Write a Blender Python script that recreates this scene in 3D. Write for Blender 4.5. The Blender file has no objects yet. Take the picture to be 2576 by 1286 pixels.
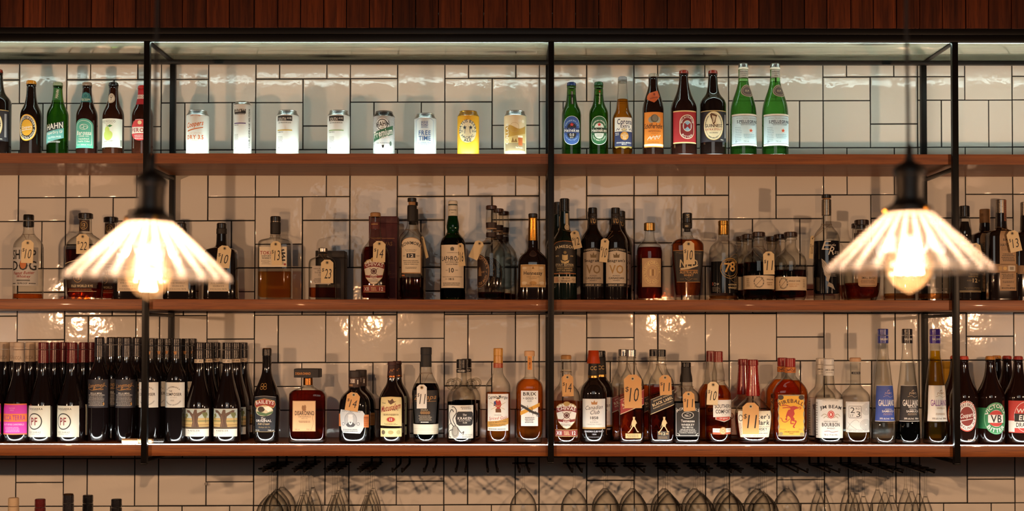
ROOM_W = 13.0; WORLD_S = .03; LED_UP = 84.0; LED_LOW = 38.0; LED_TOP = 28.0
import bpy, bmesh, math, random
from mathutils import Matrix, Vector
from bisect import bisect_right
PI = math.pi
SC = bpy.context.scene
COL = SC.collection
RND = random.Random(7)

# ------------------------------------------------------------------ camera
F = 3400.0; CX = 1288.0; CY = 772.0; EYE = 1.65; CAMY = -4.0
PITCH = math.radians(1.31); ROLL = 0.0014
CAMM = Matrix.Translation((0, CAMY, EYE)) @ Matrix.Rotation(PI/2 + PITCH, 4, 'X') @ Matrix.Rotation(ROLL, 4, 'Z')
RM = CAMM.to_3x3()
def P(px, py, Y):
    """point of the photograph at depth Y -> world x, z"""
    d = RM @ Vector(((px-CX)/F, -(py-CY)/F, -1.0))
    t = (Y - CAMY)/d.y
    return d.x*t, EYE + d.z*t
cd = bpy.data.cameras.new('camera'); cam = bpy.data.objects.new('camera', cd); COL.objects.link(cam)
cam.matrix_world = CAMM
cd.sensor_width = 36; cd.lens = F/2576*36; cd.shift_y = (CY-643)/2576
cd.clip_start = .05; cd.clip_end = 60
cd.dof.use_dof = True; cd.dof.focus_distance = 4.08; cd.dof.aperture_fstop = 1.9
SC.camera = cam

# ------------------------------------------------------------------ materials
def lin(c): return c/12.92 if c <= .04045 else ((c+.055)/1.055)**2.4
def rgb(h):
    h = h.lstrip('#'); return tuple(lin(int(h[i:i+2], 16)/255) for i in (0, 2, 4)) + (1,)
_M = {}
def newmat(name):
    m = bpy.data.materials.new(name); m.use_nodes = True
    nt = m.node_tree; nt.nodes.clear(); out = nt.nodes.new('ShaderNodeOutputMaterial')
    return m, nt, out
def nd(nt, t, **k):
    n = nt.nodes.new(t)
    for a, b in k.items():
        if a.startswith('i_'):
            key = a[2:].replace('_', ' ')
            n.inputs[key].default_value = b
        else: setattr(n, a, b)
    return n
def pbsdf(nt, col, rough=.5, metal=0, coat=0, spec=.5):
    b = nt.nodes.new('ShaderNodeBsdfPrincipled')
    b.inputs['Base Color'].default_value = col; b.inputs['Roughness'].default_value = rough
    b.inputs['Metallic'].default_value = metal; b.inputs['Coat Weight'].default_value = coat
    b.inputs['Coat Roughness'].default_value = .04; b.inputs['Specular IOR Level'].default_value = spec
    return b
def M(code):
    """'#rrggbb' paper, 'g#' metal foil, 'p#' glossy plastic, 'm#' matt dark, or a named material"""
    if code in _M: return _M[code]
    if '#' in code:
        k, h = code.split('#')
        m, nt, out = newmat({'': 'paper', 'g': 'foil', 'p': 'plastic', 'm': 'matt', 'd': 'dark glass'}[k]+' '+h)
        rough, metal, coat = {'': (.55, 0, 0), 'g': (.28, 1, 0), 'p': (.25, 0, .3), 'm': (.6, 0, 0), 'd': (.07, 0, .5)}[k]
        b = pbsdf(nt, rgb(h), rough, metal, coat)
        if k in ('', 'p', 'g', 'm'):
            tc = nd(nt, 'ShaderNodeTexCoord'); no = nd(nt, 'ShaderNodeTexNoise', i_Scale=300.0, i_Detail=2.0)
            nt.links.new(tc.outputs['Object'], no.inputs['Vector'])
            mr = nd(nt, 'ShaderNodeMapRange'); mr.inputs['To Min'].default_value = rough-.06; mr.inputs['To Max'].default_value = rough+.08
            nt.links.new(no.outputs['Fac'], mr.inputs['Value']); nt.links.new(mr.outputs['Result'], b.inputs['Roughness'])
        nt.links.new(b.outputs[0], out.inputs[0]); _M[code] = m; return m
    raise KeyError(code)
def shell(name, tint, edge, rough=.02, dens=.55, ior=1.5, gloss='#ffffff', powr=2.2):
    """glass wall: clear face-on, darker and reflective at the rims"""
    m, nt, out = newmat(name); L = nt.links
    lw = nd(nt, 'ShaderNodeLayerWeight'); lw.inputs['Blend'].default_value = dens
    pw = nd(nt, 'ShaderNodeMath', operation='POWER'); pw.inputs[1].default_value = powr
    L.new(lw.outputs['Facing'], pw.inputs[0])
    mx = nd(nt, 'ShaderNodeMix', data_type='RGBA'); mx.inputs[6].default_value = rgb(tint); mx.inputs[7].default_value = rgb(edge)
    L.new(pw.outputs[0], mx.inputs[0])
    tr = nd(nt, 'ShaderNodeBsdfTransparent'); L.new(mx.outputs[2], tr.inputs[0])
    gl = nd(nt, 'ShaderNodeBsdfGlossy'); gl.inputs['Roughness'].default_value = rough
    gl.inputs['Color'].default_value = rgb(gloss)
    fr = nd(nt, 'ShaderNodeFresnel'); fr.inputs['IOR'].default_value = ior
    gb = nd(nt, 'ShaderNodeNewGeometry'); iv = nd(nt, 'ShaderNodeMath', operation='SUBTRACT'); iv.inputs[0].default_value = 1.0; L.new(gb.outputs['Backfacing'], iv.inputs[1])
    mf = nd(nt, 'ShaderNodeMath', operation='MULTIPLY'); L.new(fr.outputs[0], mf.inputs[0]); L.new(iv.outputs[0], mf.inputs[1])
    ms = nd(nt, 'ShaderNodeMixShader'); L.new(mf.outputs[0], ms.inputs[0]); L.new(tr.outputs[0], ms.inputs[1]); L.new(gl.outputs[0], ms.inputs[2])
    L.new(ms.outputs[0], out.inputs[0]); _M[name] = m; return m
def liquid(name, col, ior=1.33, clear=.58):
    m, nt, out = newmat(name); L = nt.links
    g = nd(nt, 'ShaderNodeBsdfRefraction'); g.inputs['Color'].default_value = rgb(col); g.inputs['IOR'].default_value = ior; g.inputs['Roughness'].default_value = .03
    t = nd(nt, 'ShaderNodeBsdfTransparent'); t.inputs['Color'].default_value = rgb(col)
    ms = nd(nt, 'ShaderNodeMixShader'); ms.inputs[0].default_value = clear
    L.new(g.outputs[0], ms.inputs[1]); L.new(t.outputs[0], ms.inputs[2]); L.new(ms.outputs[0], out.inputs[0])
    _M[name] = m; return m
shell('clear', '#fafaf7', '#6e6962')
shell('wineglass', '#fefefd', '#5e544c', dens=.62, powr=3.2)
shell('green', '#b2deaa', '#1c4a22'); shell('thickglass', '#ecebe6', '#33302d', dens=.6)
shell('greenbeer', '#93c072', '#14300f')
shell('laph', '#2f7a48', '#04140a')
shell('brown', '#5a2a14', '#120604')
shell('brownbeer', '#8a4a1c', '#1c0a04')

liquid('amber', '#f8cf7c', clear=.78); liquid('gold', '#ecd348', clear=.85); liquid('whisky', '#e6a05a'); liquid('darkwhisky', '#bc5c34')
liquid('beer', '#f2ba5a', clear=.75); liquid('rum', '#f7b464', clear=.7); liquid('violet', '#4a3040'); liquid('palewhisky', '#ecc492', clear=.75)
liquid('water', '#f2f4f6', clear=.85); liquid('greenwater', '#d2ecc8')

def wood(name, c1, c2, c3, axis='X', rough=.4, coat=0.0, sc=1.0, knots=False):
    m, nt, out = newmat(name); L = nt.links
    tc = nd(nt, 'ShaderNodeTexCoord'); mp = nd(nt, 'ShaderNodeMapping')
    s = {'X': (1.6, 30, 60), 'Z': (40, 30, 1.6)}[axis]; mp.inputs['Scale'].default_value = tuple(q*sc for q in s)
    oi = nd(nt, 'ShaderNodeNewGeometry')
    L.new(tc.outputs['Object'], mp.inputs['Vector'])
    vm = nd(nt, 'ShaderNodeVectorMath', operation='ADD'); L.new(mp.outputs[0], vm.inputs[0])
    rn = nd(nt, 'ShaderNodeMath', operation='MULTIPLY'); rn.inputs[1].default_value = 57.0
    L.new(oi.outputs['Random Per Island'], rn.inputs[0]); L.new(rn.outputs[0], vm.inputs[1])
    n1 = nd(nt, 'ShaderNodeTexNoise', i_Scale=1.2, i_Detail=6.0, i_Roughness=.65, i_Distortion=.6); L.new(vm.outputs[0], n1.inputs['Vector'])
    n2 = nd(nt, 'ShaderNodeTexNoise', i_Scale=6.0, i_Detail=4.0, i_Roughness=.7); L.new(vm.outputs[0], n2.inputs['Vector'])
    r = nd(nt, 'ShaderNodeValToRGB'); e = r.color_ramp.elements
    e[0].position = .3; e[0].color = rgb(c1); e[1].position = .7; e[1].color = rgb(c2)
    L.new(n1.outputs['Fac'], r.inputs[0])
    mx = nd(nt, 'ShaderNodeMix', data_type='RGBA'); L.new(r.outputs[0], mx.inputs[6]); mx.inputs[7].default_value = rgb(c3)
    r2 = nd(nt, 'ShaderNodeMapRange'); r2.inputs['From Min'].default_value = .5; r2.inputs['From Max'].default_value = .75; r2.inputs['To Max'].default_value = .8
    L.new(n2.outputs['Fac'], r2.inputs['Value']); L.new(r2.outputs[0], mx.inputs[0])
    b = pbsdf(nt, (1, 1, 1, 1), rough, 0, coat); last = mx.outputs[2]
    isl = nd(nt, 'ShaderNodeMapRange'); isl.inputs['To Min'].default_value = .55 if axis == 'Z' else .9; isl.inputs['To Max'].default_value = 1.35 if axis == 'Z' else 1.08
    L.new(oi.outputs['Random Per Island'], isl.inputs['Value'])
    hs = nd(nt, 'ShaderNodeHueSaturation'); L.new(isl.outputs[0], hs.inputs['Value']); L.new(last, hs.inputs['Color']); last = hs.outputs[0]
    if knots:
        mp2 = nd(nt, 'ShaderNodeMapping'); mp2.inputs['Scale'].default_value = (3.2, 9, 1); L.new(tc.outputs['Object'], mp2.inputs['Vector'])
        nk = nd(nt, 'ShaderNodeTexNoise', i_Scale=1.0, i_Detail=3.0, i_Distortion=1.5); L.new(mp2.outputs[0], nk.inputs['Vector'])
        vo = nd(nt, 'ShaderNodeTexVoronoi', i_Scale=1.0); L.new(mp2.outputs[0], vo.inputs['Vector'])
        rk = nd(nt, 'ShaderNodeValToRGB'); ek = rk.color_ramp.elements
        ek[0].position = .09; ek[0].color = rgb('#1c1a16'); ek[1].position = .30; ek[1].color = (1, 1, 1, 1)
        L.new(vo.outputs['Distance'], rk.inputs[0])
        mk = nd(nt, 'ShaderNodeMix', data_type='RGBA', blend_type='MULTIPLY'); mk.inputs[0].default_value = .9
        L.new(last, mk.inputs[6]); L.new(rk.outputs[0], mk.inputs[7]); last = mk.outputs[2]
    L.new(last, b.inputs['Base Color'])
    bp = nd(nt, 'ShaderNodeBump'); bp.inputs['Strength'].default_value = .08; L.new(n2.outputs['Fac'], bp.inputs['Height']); L.new(bp.outputs[0], b.inputs['Normal'])
    L.new(b.outputs[0], out.inputs[0]); _M[name] = m; return m
wood('shelfwood', '#6c330f', '#9a5a22', '#462009', 'X', .5, .05)
wood('plywood', '#a3a691', '#bdbfa6', '#7a7a68', 'X', .14, .5, knots=True)
wood('boards', '#260e07', '#5e2c13', '#120604', 'Z', .7)
for n_ in _M['boards'].node_tree.nodes:
    if n_.type == 'BSDF_PRINCIPLED': n_.inputs['Specular IOR Level'].default_value = .12
def tilemat():
    m, nt, out = newmat('glazed tile'); L = nt.links
    tc = nd(nt, 'ShaderNodeTexCoord')
    b = pbsdf(nt, rgb('#dcd9d2'), .08, 0, 0)
    ge = nd(nt, 'ShaderNodeNewGeometry')
    hs = nd(nt, 'ShaderNodeMapRange'); hs.inputs['To Min'].default_value = .93; hs.inputs['To Max'].default_value = 1.02
    L.new(ge.outputs['Random Per Island'], hs.inputs['Value'])
    hv = nd(nt, 'ShaderNodeHueSaturation'); hv.inputs['Color'].default_value = rgb('#dcd9d2'); L.new(hs.outputs[0], hv.inputs['Value']); L.new(hv.outputs[0], b.inputs['Base Color'])
    n = nd(nt, 'ShaderNodeTexNoise', i_Scale=34.0, i_Detail=2.0); L.new(tc.outputs['Object'], n.inputs['Vector'])
    bp = nd(nt, 'ShaderNodeBump'); bp.inputs['Strength'].default_value = .09; bp.inputs['Distance'].default_value = .01
    L.new(n.outputs['Fac'], bp.inputs['Height']); L.new(bp.outputs[0], b.inputs['Normal']); L.new(bp.outputs[0], b.inputs['Coat Normal'])
    L.new(b.outputs[0], out.inputs[0]); _M['tile'] = m
tilemat()
def orangeplastic():
    m, nt, out = newmat('orange plastic'); L = nt.links
    a = nd(nt, 'ShaderNodeBsdfTranslucent'); a.inputs[0].default_value = rgb('#f07a34'); d = pbsdf(nt, rgb('#e0602a'), .2); t = nd(nt, 'ShaderNodeBsdfTransparent'); t.inputs[0].default_value = rgb('#f58a50')
    x = nd(nt, 'ShaderNodeMixShader'); x.inputs[0].default_value = .55; L.new(a.outputs[0], x.inputs[1]); L.new(d.outputs[0], x.inputs[2])
    y = nd(nt, 'ShaderNodeMixShader'); y.inputs[0].default_value = .3; L.new(x.outputs[0], y.inputs[1]); L.new(t.outputs[0], y.inputs[2]); L.new(y.outputs[0], out.inputs[0]); _M['orangecap'] = m
orangeplastic()
def emis(name, col, s):
    m, nt, out = newmat(name); e = nd(nt, 'ShaderNodeEmission'); e.inputs[0].default_value = col; e.inputs[1].default_value = s
    nt.links.new(e.outputs[0], out.inputs[0]); _M[name] = m
def plain(name, h, rough, metal=0, coat=0):
    m, nt, out = newmat(name); b = pbsdf(nt, rgb(h), rough, metal, coat)
    tc = nd(nt, 'ShaderNodeTexCoord'); no = nd(nt, 'ShaderNodeTexNoise', i_Scale=80.0, i_Detail=3.0); nt.links.new(tc.outputs['Object'], no.inputs['Vector'])
    bp = nd(nt, 'ShaderNodeBump'); bp.inputs['Strength'].default_value = .03; nt.links.new(no.outputs['Fac'], bp.inputs['Height']); nt.links.new(bp.outputs[0], b.inputs['Normal'])
    nt.links.new(b.outputs[0], out.inputs[0]); _M[name] = m
plain('steel', '#0a0808', .4, 0, 0); _M['steel'].node_tree.nodes['Principled BSDF'].inputs['Specular IOR Level'].default_value = .22; plain('grout', '#120e0c', .9); plain('brass', '#b98a3a', .3, 1); plain('blacksocket', '#1c1512', .45)
plain('string', '#806344', .8); plain('canmetal', '#b9bcbd', .3, 1); plain('counter', '#3a2a20', .5); plain('ceilingpaint', '#2a211c', .8); plain('floorboards', '#3b2d24', .7)

# ------------------------------------------------------------------ objects
def prop(o, label=None, cat=None, group=None, kind=None):
    if label: o['label'] = label
    if cat: o['category'] = cat
    if group: o['group'] = group
    if kind: o['kind'] = kind
    return o
def empty(name, loc, label=None, cat=None, group=None):
    o = bpy.data.objects.new(name, None); COL.objects.link(o); o.location = loc; o.empty_display_size = .03
    return prop(o, label, cat, group)
def obj(name, bm, mats, parent=None, loc=None, smooth=True, ang=40):
    me = bpy.data.meshes.new(name); bm.normal_update()
    for f in bm.faces: f.smooth = smooth
    bm.to_mesh(me); bm.free()
    for m in (mats if isinstance(mats, (list, tuple)) else [mats]): me.materials.append(M(m) if isinstance(m, str) else m)
    if smooth: me.set_sharp_from_angle(angle=math.radians(ang))
    o = bpy.data.objects.new(name, me); COL.objects.link(o)
    if parent: o.parent = parent
    if loc: o.location = loc
    return o
def box(bm, x0, x1, y0, y1, z0, z1, bev=0, mi=0):
    vs = [bm.verts.new(p) for p in ((x0,y0,z0),(x1,y0,z0),(x1,y1,z0),(x0,y1,z0),(x0,y0,z1),(x1,y0,z1),(x1,y1,z1),(x0,y1,z1))]
    fs = [bm.faces.new([vs[i] for i in q]) for q in ((0,3,2,1),(4,5,6,7),(0,1,5,4),(1,2,6,5),(2,3,7,6),(3,0,4,7))]
    for f in fs: f.material_index = mi
    if bev:
        es = list({e for f in fs for e in f.edges})
        r = bmesh.ops.bevel(bm, geom=es, offset=bev, segments=2, affect='EDGES', profile=.5)
        for f in r['faces']: f.material_index = mi
    return vs
def tube(bm, pts, r, n=8, closed=False, mi=0):
    pts = [Vector(p) for p in pts]; rings = []
    m = len(pts)
    for i, p in enumerate(pts):
        a = pts[(i-1) % m] if (closed or i > 0) else p; b = pts[(i+1) % m] if (closed or i < m-1) else p
        t = (b-a).normalized(); up = Vector((0, 0, 1)) if abs(t.z) < .9 else Vector((1, 0, 0))
        u = t.cross(up).normalized(); v = t.cross(u).normalized()
        rings.append([bm.verts.new(p + u*r*math.cos(2*PI*k/n) + v*r*math.sin(2*PI*k/n)) for k in range(n)])
    for i in range(m if closed else m-1):
        A, B = rings[i], rings[(i+1) % m]
        for k in range(n):
            f = bm.faces.new((A[k], A[(k+1) % n], B[(k+1) % n], B[k])); f.material_index = mi
    if not closed:
        bm.faces.new(rings[0][::-1]).material_index = mi; bm.faces.new(rings[-1]).material_index = mi
def sup(t, n):
    s, c = math.sin(t), math.cos(t); q = (abs(s)**n+abs(c)**n)**(-1/n)
    return (q*s, -q*c)
def loft(bm, rings, N=36, cap0=True, cap1=True, mi=0, cx=0, cy=0):
    """rings: (z, rx, ry, n)"""
    R = []
    for z, rx, ry, n in rings:
        R.append([bm.verts.new((cx + rx*sup(2*PI*k/N, n)[0], cy + ry*sup(2*PI*k/N, n)[1], z)) for k in range(N)])
    up = 1 if rings[-1][0] > rings[0][0] else -1
    for A, B in zip(R, R[1:]):
        for k in range(N):
            q = (A[k], A[(k+1) % N], B[(k+1) % N], B[k])
            bm.faces.new(q).material_index = mi
    if cap0: bm.faces.new(R[0][::-1]).material_index = mi
    if cap1: bm.faces.new(R[-1]).material_index = mi

# ------------------------------------------------------------------ lettering
GL = {}
def build_glyphs():
    chars = [chr(c) for c in range(33, 127)] + ['é', 'ö', '°', '季']
    tmp = []
    for st in 'nb':
        for ch in chars:
            cu = bpy.data.curves.new('g', 'FONT'); cu.body = ch; cu.resolution_u = 2; cu.size = 1
            if st == 'b': cu.offset = .018
            o = bpy.data.objects.new('g', cu); COL.objects.link(o); tmp.append((st, ch, o, cu))
    bpy.context.view_layer.update(); dg = bpy.context.evaluated_depsgraph_get()
    for st, ch, o, cu in tmp:
        ev = o.evaluated_get(dg); me = ev.to_mesh()
        vs = [(v.co.x, v.co.y) for v in me.vertices]; fs = [tuple(p.vertices) for p in me.polygons]
        if vs: x0 = min(v[0] for v in vs); x1 = max(v[0] for v in vs)
        else: x0, x1 = 0, .5
        GL[st+ch] = (vs, fs, max(x0, 0)+x1+.02); ev.to_mesh_clear()
    for st, ch, o, cu in tmp: bpy.data.objects.remove(o); bpy.data.curves.remove(cu)
    GL['n '] = GL['b '] = ([], [], .3)
build_glyphs()
def text2d(s, st='n'):
    """list of polygons with points (x,y); returns polys, xmin,xmax,ymin,ymax"""
    x = 0; out = []
    for ch in s:
        vs, fs, adv = GL[st+ch]
        for f in fs: out.append([(vs[i][0]+x, vs[i][1]) for i in f])
        x += adv
    X = [p[0] for q in out for p in q]; Y = [p[1] for q in out for p in q]
    return out, min(X), max(X), min(Y), max(Y)

# label drawing ops -> list of (polys, colour); coordinates u (right, px), y (down, photo px)
def Rr(u0, u1, y0, y1, c): return ([[(u0, y1), (u1, y1), (u1, y0), (u0, y0)]], c)
def Pg(pts, c): return ([list(pts)], c)
def El(u, y, a, b, c, n=26): return ([[(u+a*math.cos(2*PI*k/n), y-b*math.sin(2*PI*k/n)) for k in range(n)]], c)
def Ring(u, y, a, b, t, c, n=28):
    o = []
    for k in range(n):
        p, q = 2*PI*k/n, 2*PI*(k+1)/n
        o.append([(u+r1*math.cos(w), y-r2*math.sin(w)) for r1, r2, w in ((a-t, b-t, p), (a, b, p), (a, b, q), (a-t, b-t, q))])
    return (o, c)
def St(u, y, r, c):
    pts = [(u+(r if k % 2 == 0 else r*.4)*math.sin(PI*k/5), y-(r if k % 2 == 0 else r*.4)*math.cos(PI*k/5)) for k in range(10)]
    return ([[(u, y), pts[k], pts[(k+1) % 10]] for k in range(10)], c)
def T(s, u, y, w, h, c, st='n', sh=0, rot=0):
    ps, x0, x1, y0, y1 = text2d(s, st)
    sx = w/(x1-x0); sy = h/(y1-y0); ca, sa = math.cos(math.radians(rot)), math.sin(math.radians(rot)); o = []
    for p in ps:
        q = []
        for a, b in p:
            v = (b-(y0+y1)/2)*sy; uu = (a-(x0+x1)/2)*sx + sh*v
            q.append((u + uu*ca - v*sa, y - (uu*sa + v*ca)))
        o.append(q)
    return (o, c)
def Tb(s, u, y, w, h, c, sh=0, rot=0): return T(s, u, y, w, h, c, 'b', sh, rot)
def Ar(s, u, y, r, h, mid, span, c, st='b', ry=None, flip=False):
    ps, x0, x1, y0, y1 = text2d(s, st); k = (ry or r)/r; o = []
    for p in ps:
        q = []
        for a, b in p:
            t = (a-x0)/(x1-x0); v = (b-y0)/(y1-y0)*h
            if flip: ang = math.radians(mid-span/2+span*t); rr = r - v
            else: ang = math.radians(mid+span/2-span*t); rr = r + v
            q.append((u+rr*math.cos(ang), y-rr*k*math.sin(ang)))
        o.append(q)
    return (o, c)
def Mi(u0, u1, y0, y1, rows, c, seed=1, th=.45):
    r = random.Random(seed); o = []; H = (y1-y0)/rows
    for i in range(rows):
        y = y0+H*(i+.5); x = u0 + r.random()*(u1-u0)*.12; e = u1 - r.random()*(u1-u0)*.15
        while x < e:
            w = min(r.uniform(1.2, 4), e-x); o.append([(x, y+H*th/2), (x+w, y+H*th/2), (x+w, y-H*th/2), (x, y-H*th/2)]); x += w+.8
    return (o, c)
def Ln(pts, w, c):
    o = []
    for (a, b), (d, e) in zip(pts, pts[1:]):
        L = math.hypot(d-a, e-b) or 1; nx, ny = -(e-b)/L*w/2, (d-a)/L*w/2
        o.append([(a+nx, b+ny), (d+nx, e+ny), (d-nx, e-ny), (a-nx, b-ny)])
    return (o, c)
def Bz(pts, w, c, n=8):
    """smooth stroke through points"""
    q = []
    P4 = [pts[0]]+list(pts)+[pts[-1]]
    for i in range(1, len(P4)-2):
        for k in range(n):
            t = k/n; a, b, d, e = P4[i-1], P4[i], P4[i+1], P4[i+2]
            q.append(tuple(.5*((2*b[j])+(-a[j]+d[j])*t+(2*a[j]-5*b[j]+4*d[j]-e[j])*t*t+(-a[j]+3*b[j]-3*d[j]+e[j])*t**3) for j in (0, 1)))
    q.append(pts[-1]); return Ln(q, w, c)

# ------------------------------------------------------------------ profiles
def pr(s): return [tuple(float(v) for v in q.split(',')) for q in s.split()]
class Prof:
    """half width against height, monotone smooth interpolation"""
    def __init__(self, pts):   # pts (h, w) ascending h
        self.p = pts; n = len(pts); self.h = [q[0] for q in pts]; self.w = [q[1] for q in pts]
        d = [(self.w[i+1]-self.w[i])/max(1e-9, self.h[i+1]-self.h[i]) for i in range(n-1)]
        m = [0]*n
        for i in range(1, n-1):
            if d[i-1]*d[i] > 0:
                a = self.h[i]-self.h[i-1]; b = self.h[i+1]-self.h[i]
                m[i] = 3*(a+b)/((2*b+a)/d[i-1]+(b+2*a)/d[i])
        if n > 1: m[0] = d[0]*.9; m[-1] = d[-1]*.9
        self.m = m
    def __call__(self, h):
        H = self.h
        if h <= H[0]: return self.w[0]
        if h >= H[-1]: return self.w[-1]
        i = bisect_right(H, h)-1; dx = H[i+1]-H[i]; t = (h-H[i])/dx
        return (2*t**3-3*t*t+1)*self.w[i]+(t**3-2*t*t+t)*dx*self.m[i]+(-2*t**3+3*t*t)*self.w[i+1]+(t**3-t*t)*dx*self.m[i+1]
SREF = F/4.08
BY = {'up': 396.0, 'mid': 756.0, 'low': 1114.5}
TYPES = {}
def B(key, row, glass, prof, n=2.0, dr=1.0, parts=(), liq=None, labels=(), heel=4, nmix=None, name='bottle', flutes=0):
    TYPES[key] = dict(row=row, glass=glass, prof=prof, n=n, dr=dr, parts=parts, liq=liq, labels=labels, heel=heel, nmix=nmix, name=name, flutes=flutes, root=None)
def build_type(key):
    t = TYPES[key]; by = BY[t['row']]; s = 1/SREF
    pts = sorted([(by-y, w) for y, w in pr(t['prof'])])
    if pts[0][0] > .5: pts = [(0, pts[0][1])] + pts
    else: pts[0] = (0, pts[0][1])
    wmax = max(w for h, w in pts); wneck = pts[-1][1]
    pf = Prof(pts); top = pts[-1][0]
    def section(h, w=None, P_=pf):
        w = P_(h) if w is None else w
        if t['n'] == 2 and t['dr'] == 1: return w, w, 2.0
        k = min(1, max(0, (w-wneck*1.12)/(wmax*.93-wneck*1.12)))
        k = k*k*(3-2*k)
        return w, w*(1+(t['dr']-1)*k), 2+(t['n']-2)*k
    root = empty(t['name'], (0, 0, 0))
    N = 40 if t['n'] == 2 else 56
    if t['glass'] is not None:
        bm = bmesh.new(); hl = t['heel']; rings = []
        w0, r0, n0 = section(hl)
        for a in (90, 65, 40, 18):
            ra = math.radians(a); dd = hl*(1-math.cos(ra)); z = hl*(1-math.sin(ra))
            rings.append((z*s, (w0-dd)*s, (r0-dd)*s, n0))
        hs = sorted(set([hl] + [p[0] for p in pts if p[0] > hl]))
        full = []
        for a, b in zip(hs, hs[1:]):
            k = 1 if abs(pf(a)-pf(b)) < .3 else max(2, min(6, int(abs(pf(a)-pf(b))/1.5)+1))
            full += [a+(b-a)*i/k for i in range(k)]
        full.append(hs[-1])
        rings = [(z, max(x, .0005), max(y, .0005), n) for z, x, y, n in rings if z < hl*s-1e-6]
        for h in full:
            w, r, n = section(h); rings.append((h*s, w*s, r*s, n))
        loft(bm, rings, N)
        if t['flutes']:
            nf, h0, h1, dep = t['flutes']
            for v in bm.verts:
                if h0*s < v.co.z < h1*s:
                    a = math.atan2(v.co.x, -v.co.y); k = 1-dep*abs(math.cos(nf*a/2))**3
                    v.co.x *= k; v.co.y *= k
        obj('glass_body' if 'can' not in t['name'] else 'can_body', bm, t['glass'], root)
    if t['liq']:
        mt, yl = t['liq'][:2]; bot = t['liq'][2] if len(t['liq']) > 2 else 5; lv = by-yl; bm = bmesh.new(); rings = []
        hs = [bot+(lv-bot)*i/14 for i in range(15)]
        for i, h in enumerate(hs):
            w, r, n = section(h); k = 1.6 if i else 4.5
            rings.append((h*s, (w-k)*s, (r-k)*s, n))
        loft(bm, rings, N); obj('liquid', bm, mt, root)
    pps = []
    for nm, mc, ppf, *opt in t['parts']:
        pp = sorted([(by-y, w) for y, w in pr(ppf)]); sq = opt[0] if opt else 2.0; yr = opt[1] if len(opt) > 1 else 1.0
        P2 = Prof(pp); pps.append((P2, sq, yr)); bm = bmesh.new()
        rings = []
        b0 = .7
        for i, (h, w) in enumerate(pp):
            rings.append((h*s, w*s, w*yr*s, sq))
        z0, w0, r0, _ = rings[0]; z1, w1, r1, _ = rings[-1]; e = min(.0008, (z1-z0)*.25)
        rings = [(z0, w0-e, r0-e, sq), (z0+e, w0, r0, sq)] + rings[1:-1] + [(z1-e, w1, r1, sq), (z1, w1-e, r1-e, sq)]
        loft(bm, rings, 32); obj(nm, bm, mc, root, ang=30)
    for lab in t['labels']:
        nm, rot, ops = lab[:3]; surf = lab[3] if len(lab) > 3 else None
        build_label(nm, rot, ops, surf, t, by, section, pps, root)
    t['root'] = root; t['prf'] = pf; return root
def build_label(nm, rot, ops, surf, t, by, section, pps, root):
    s = 1/SREF
    if surf is None: sec = section
    else:
        P2, sq, yr = pps[surf]
        def sec(h): w = P2(h); return w, w*yr, sq
    allp = [p for ps, c in ops for q in ps for p in q]
    y0 = min(p[1] for p in allp); y1 = max(p[1] for p in allp)
    href = by-(y0+y1)/2; w, r, n = sec(href)
    # arc table
    K = 240; tab = [0.0]; prev = (0, -r)
    for k in range(1, K+1):
        a, b = sup(PI*k/K, n); q = (w*a, r*b); tab.append(tab[-1]+math.hypot(q[0]-prev[0], q[1]-prev[1])); prev = q
    half = tab[-1]
    def par(u):
        sg = 1 if u >= 0 else -1; u = min(abs(u), half*.999)
        i = bisect_right(tab, u)-1; i = min(i, K-1); f = (u-tab[i])/max(1e-9, tab[i+1]-tab[i]); return sg*PI*(i+f)/K
    bm = bmesh.new(); cols = []
    for li, (ps, c) in enumerate(ops):
        if c not in cols: cols.append(c)
        mi = cols.index(c)
        for q in ps:
            if len(q) < 3: continue
            vs = [bm.verts.new((p[0]+rot, by-p[1], li)) for p in q]
            try: bm.faces.new(vs).material_index = mi
            except ValueError: pass
    u0 = min(v.co.x for v in bm.verts); u1 = max(v.co.x for v in bm.verts)
    flat = n > 3.5
    st = 3.0 if not flat else 4.0
    x = math.floor(u0/st)*st+st
    while x < u1:
        bmesh.ops.bisect_plane(bm, geom=bm.verts[:]+bm.edges[:]+bm.faces[:], plane_co=(x, 0, 0), plane_no=(1, 0, 0)); x += st
    ws = [sec(by-y0-(y1-y0)*k/6)[0] for k in range(7)]
    if max(abs(ws[k+1]-2*ws[k]+ws[k-1]) for k in range(1, 6)) > .15:
        y = by-y1+5
        while y < by-y0:
            bmesh.ops.bisect_plane(bm, geom=bm.verts[:]+bm.edges[:]+bm.faces[:], plane_co=(0, y, 0), plane_no=(0, 1, 0)); y += 5
    for v in bm.verts:
        uu, h, li = v.co; a = par(uu); W, R_, N_ = sec(h); X, Y = sup(a, N_)
        nx = math.copysign(abs(X)**(N_-1), X)/max(W, .1); ny = math.copysign(abs(Y)**(N_-1), Y)/max(R_, .1); L = math.hypot(nx, ny) or 1
        off = .28+.045*li
        v.co = ((W*X+nx/L*off)*s, (R_*Y+ny/L*off)*s, h*s)
    # keep normals outward
    obj(nm, bm, cols, root, smooth=not flat, ang=60)
SHELFZ = {}
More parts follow.
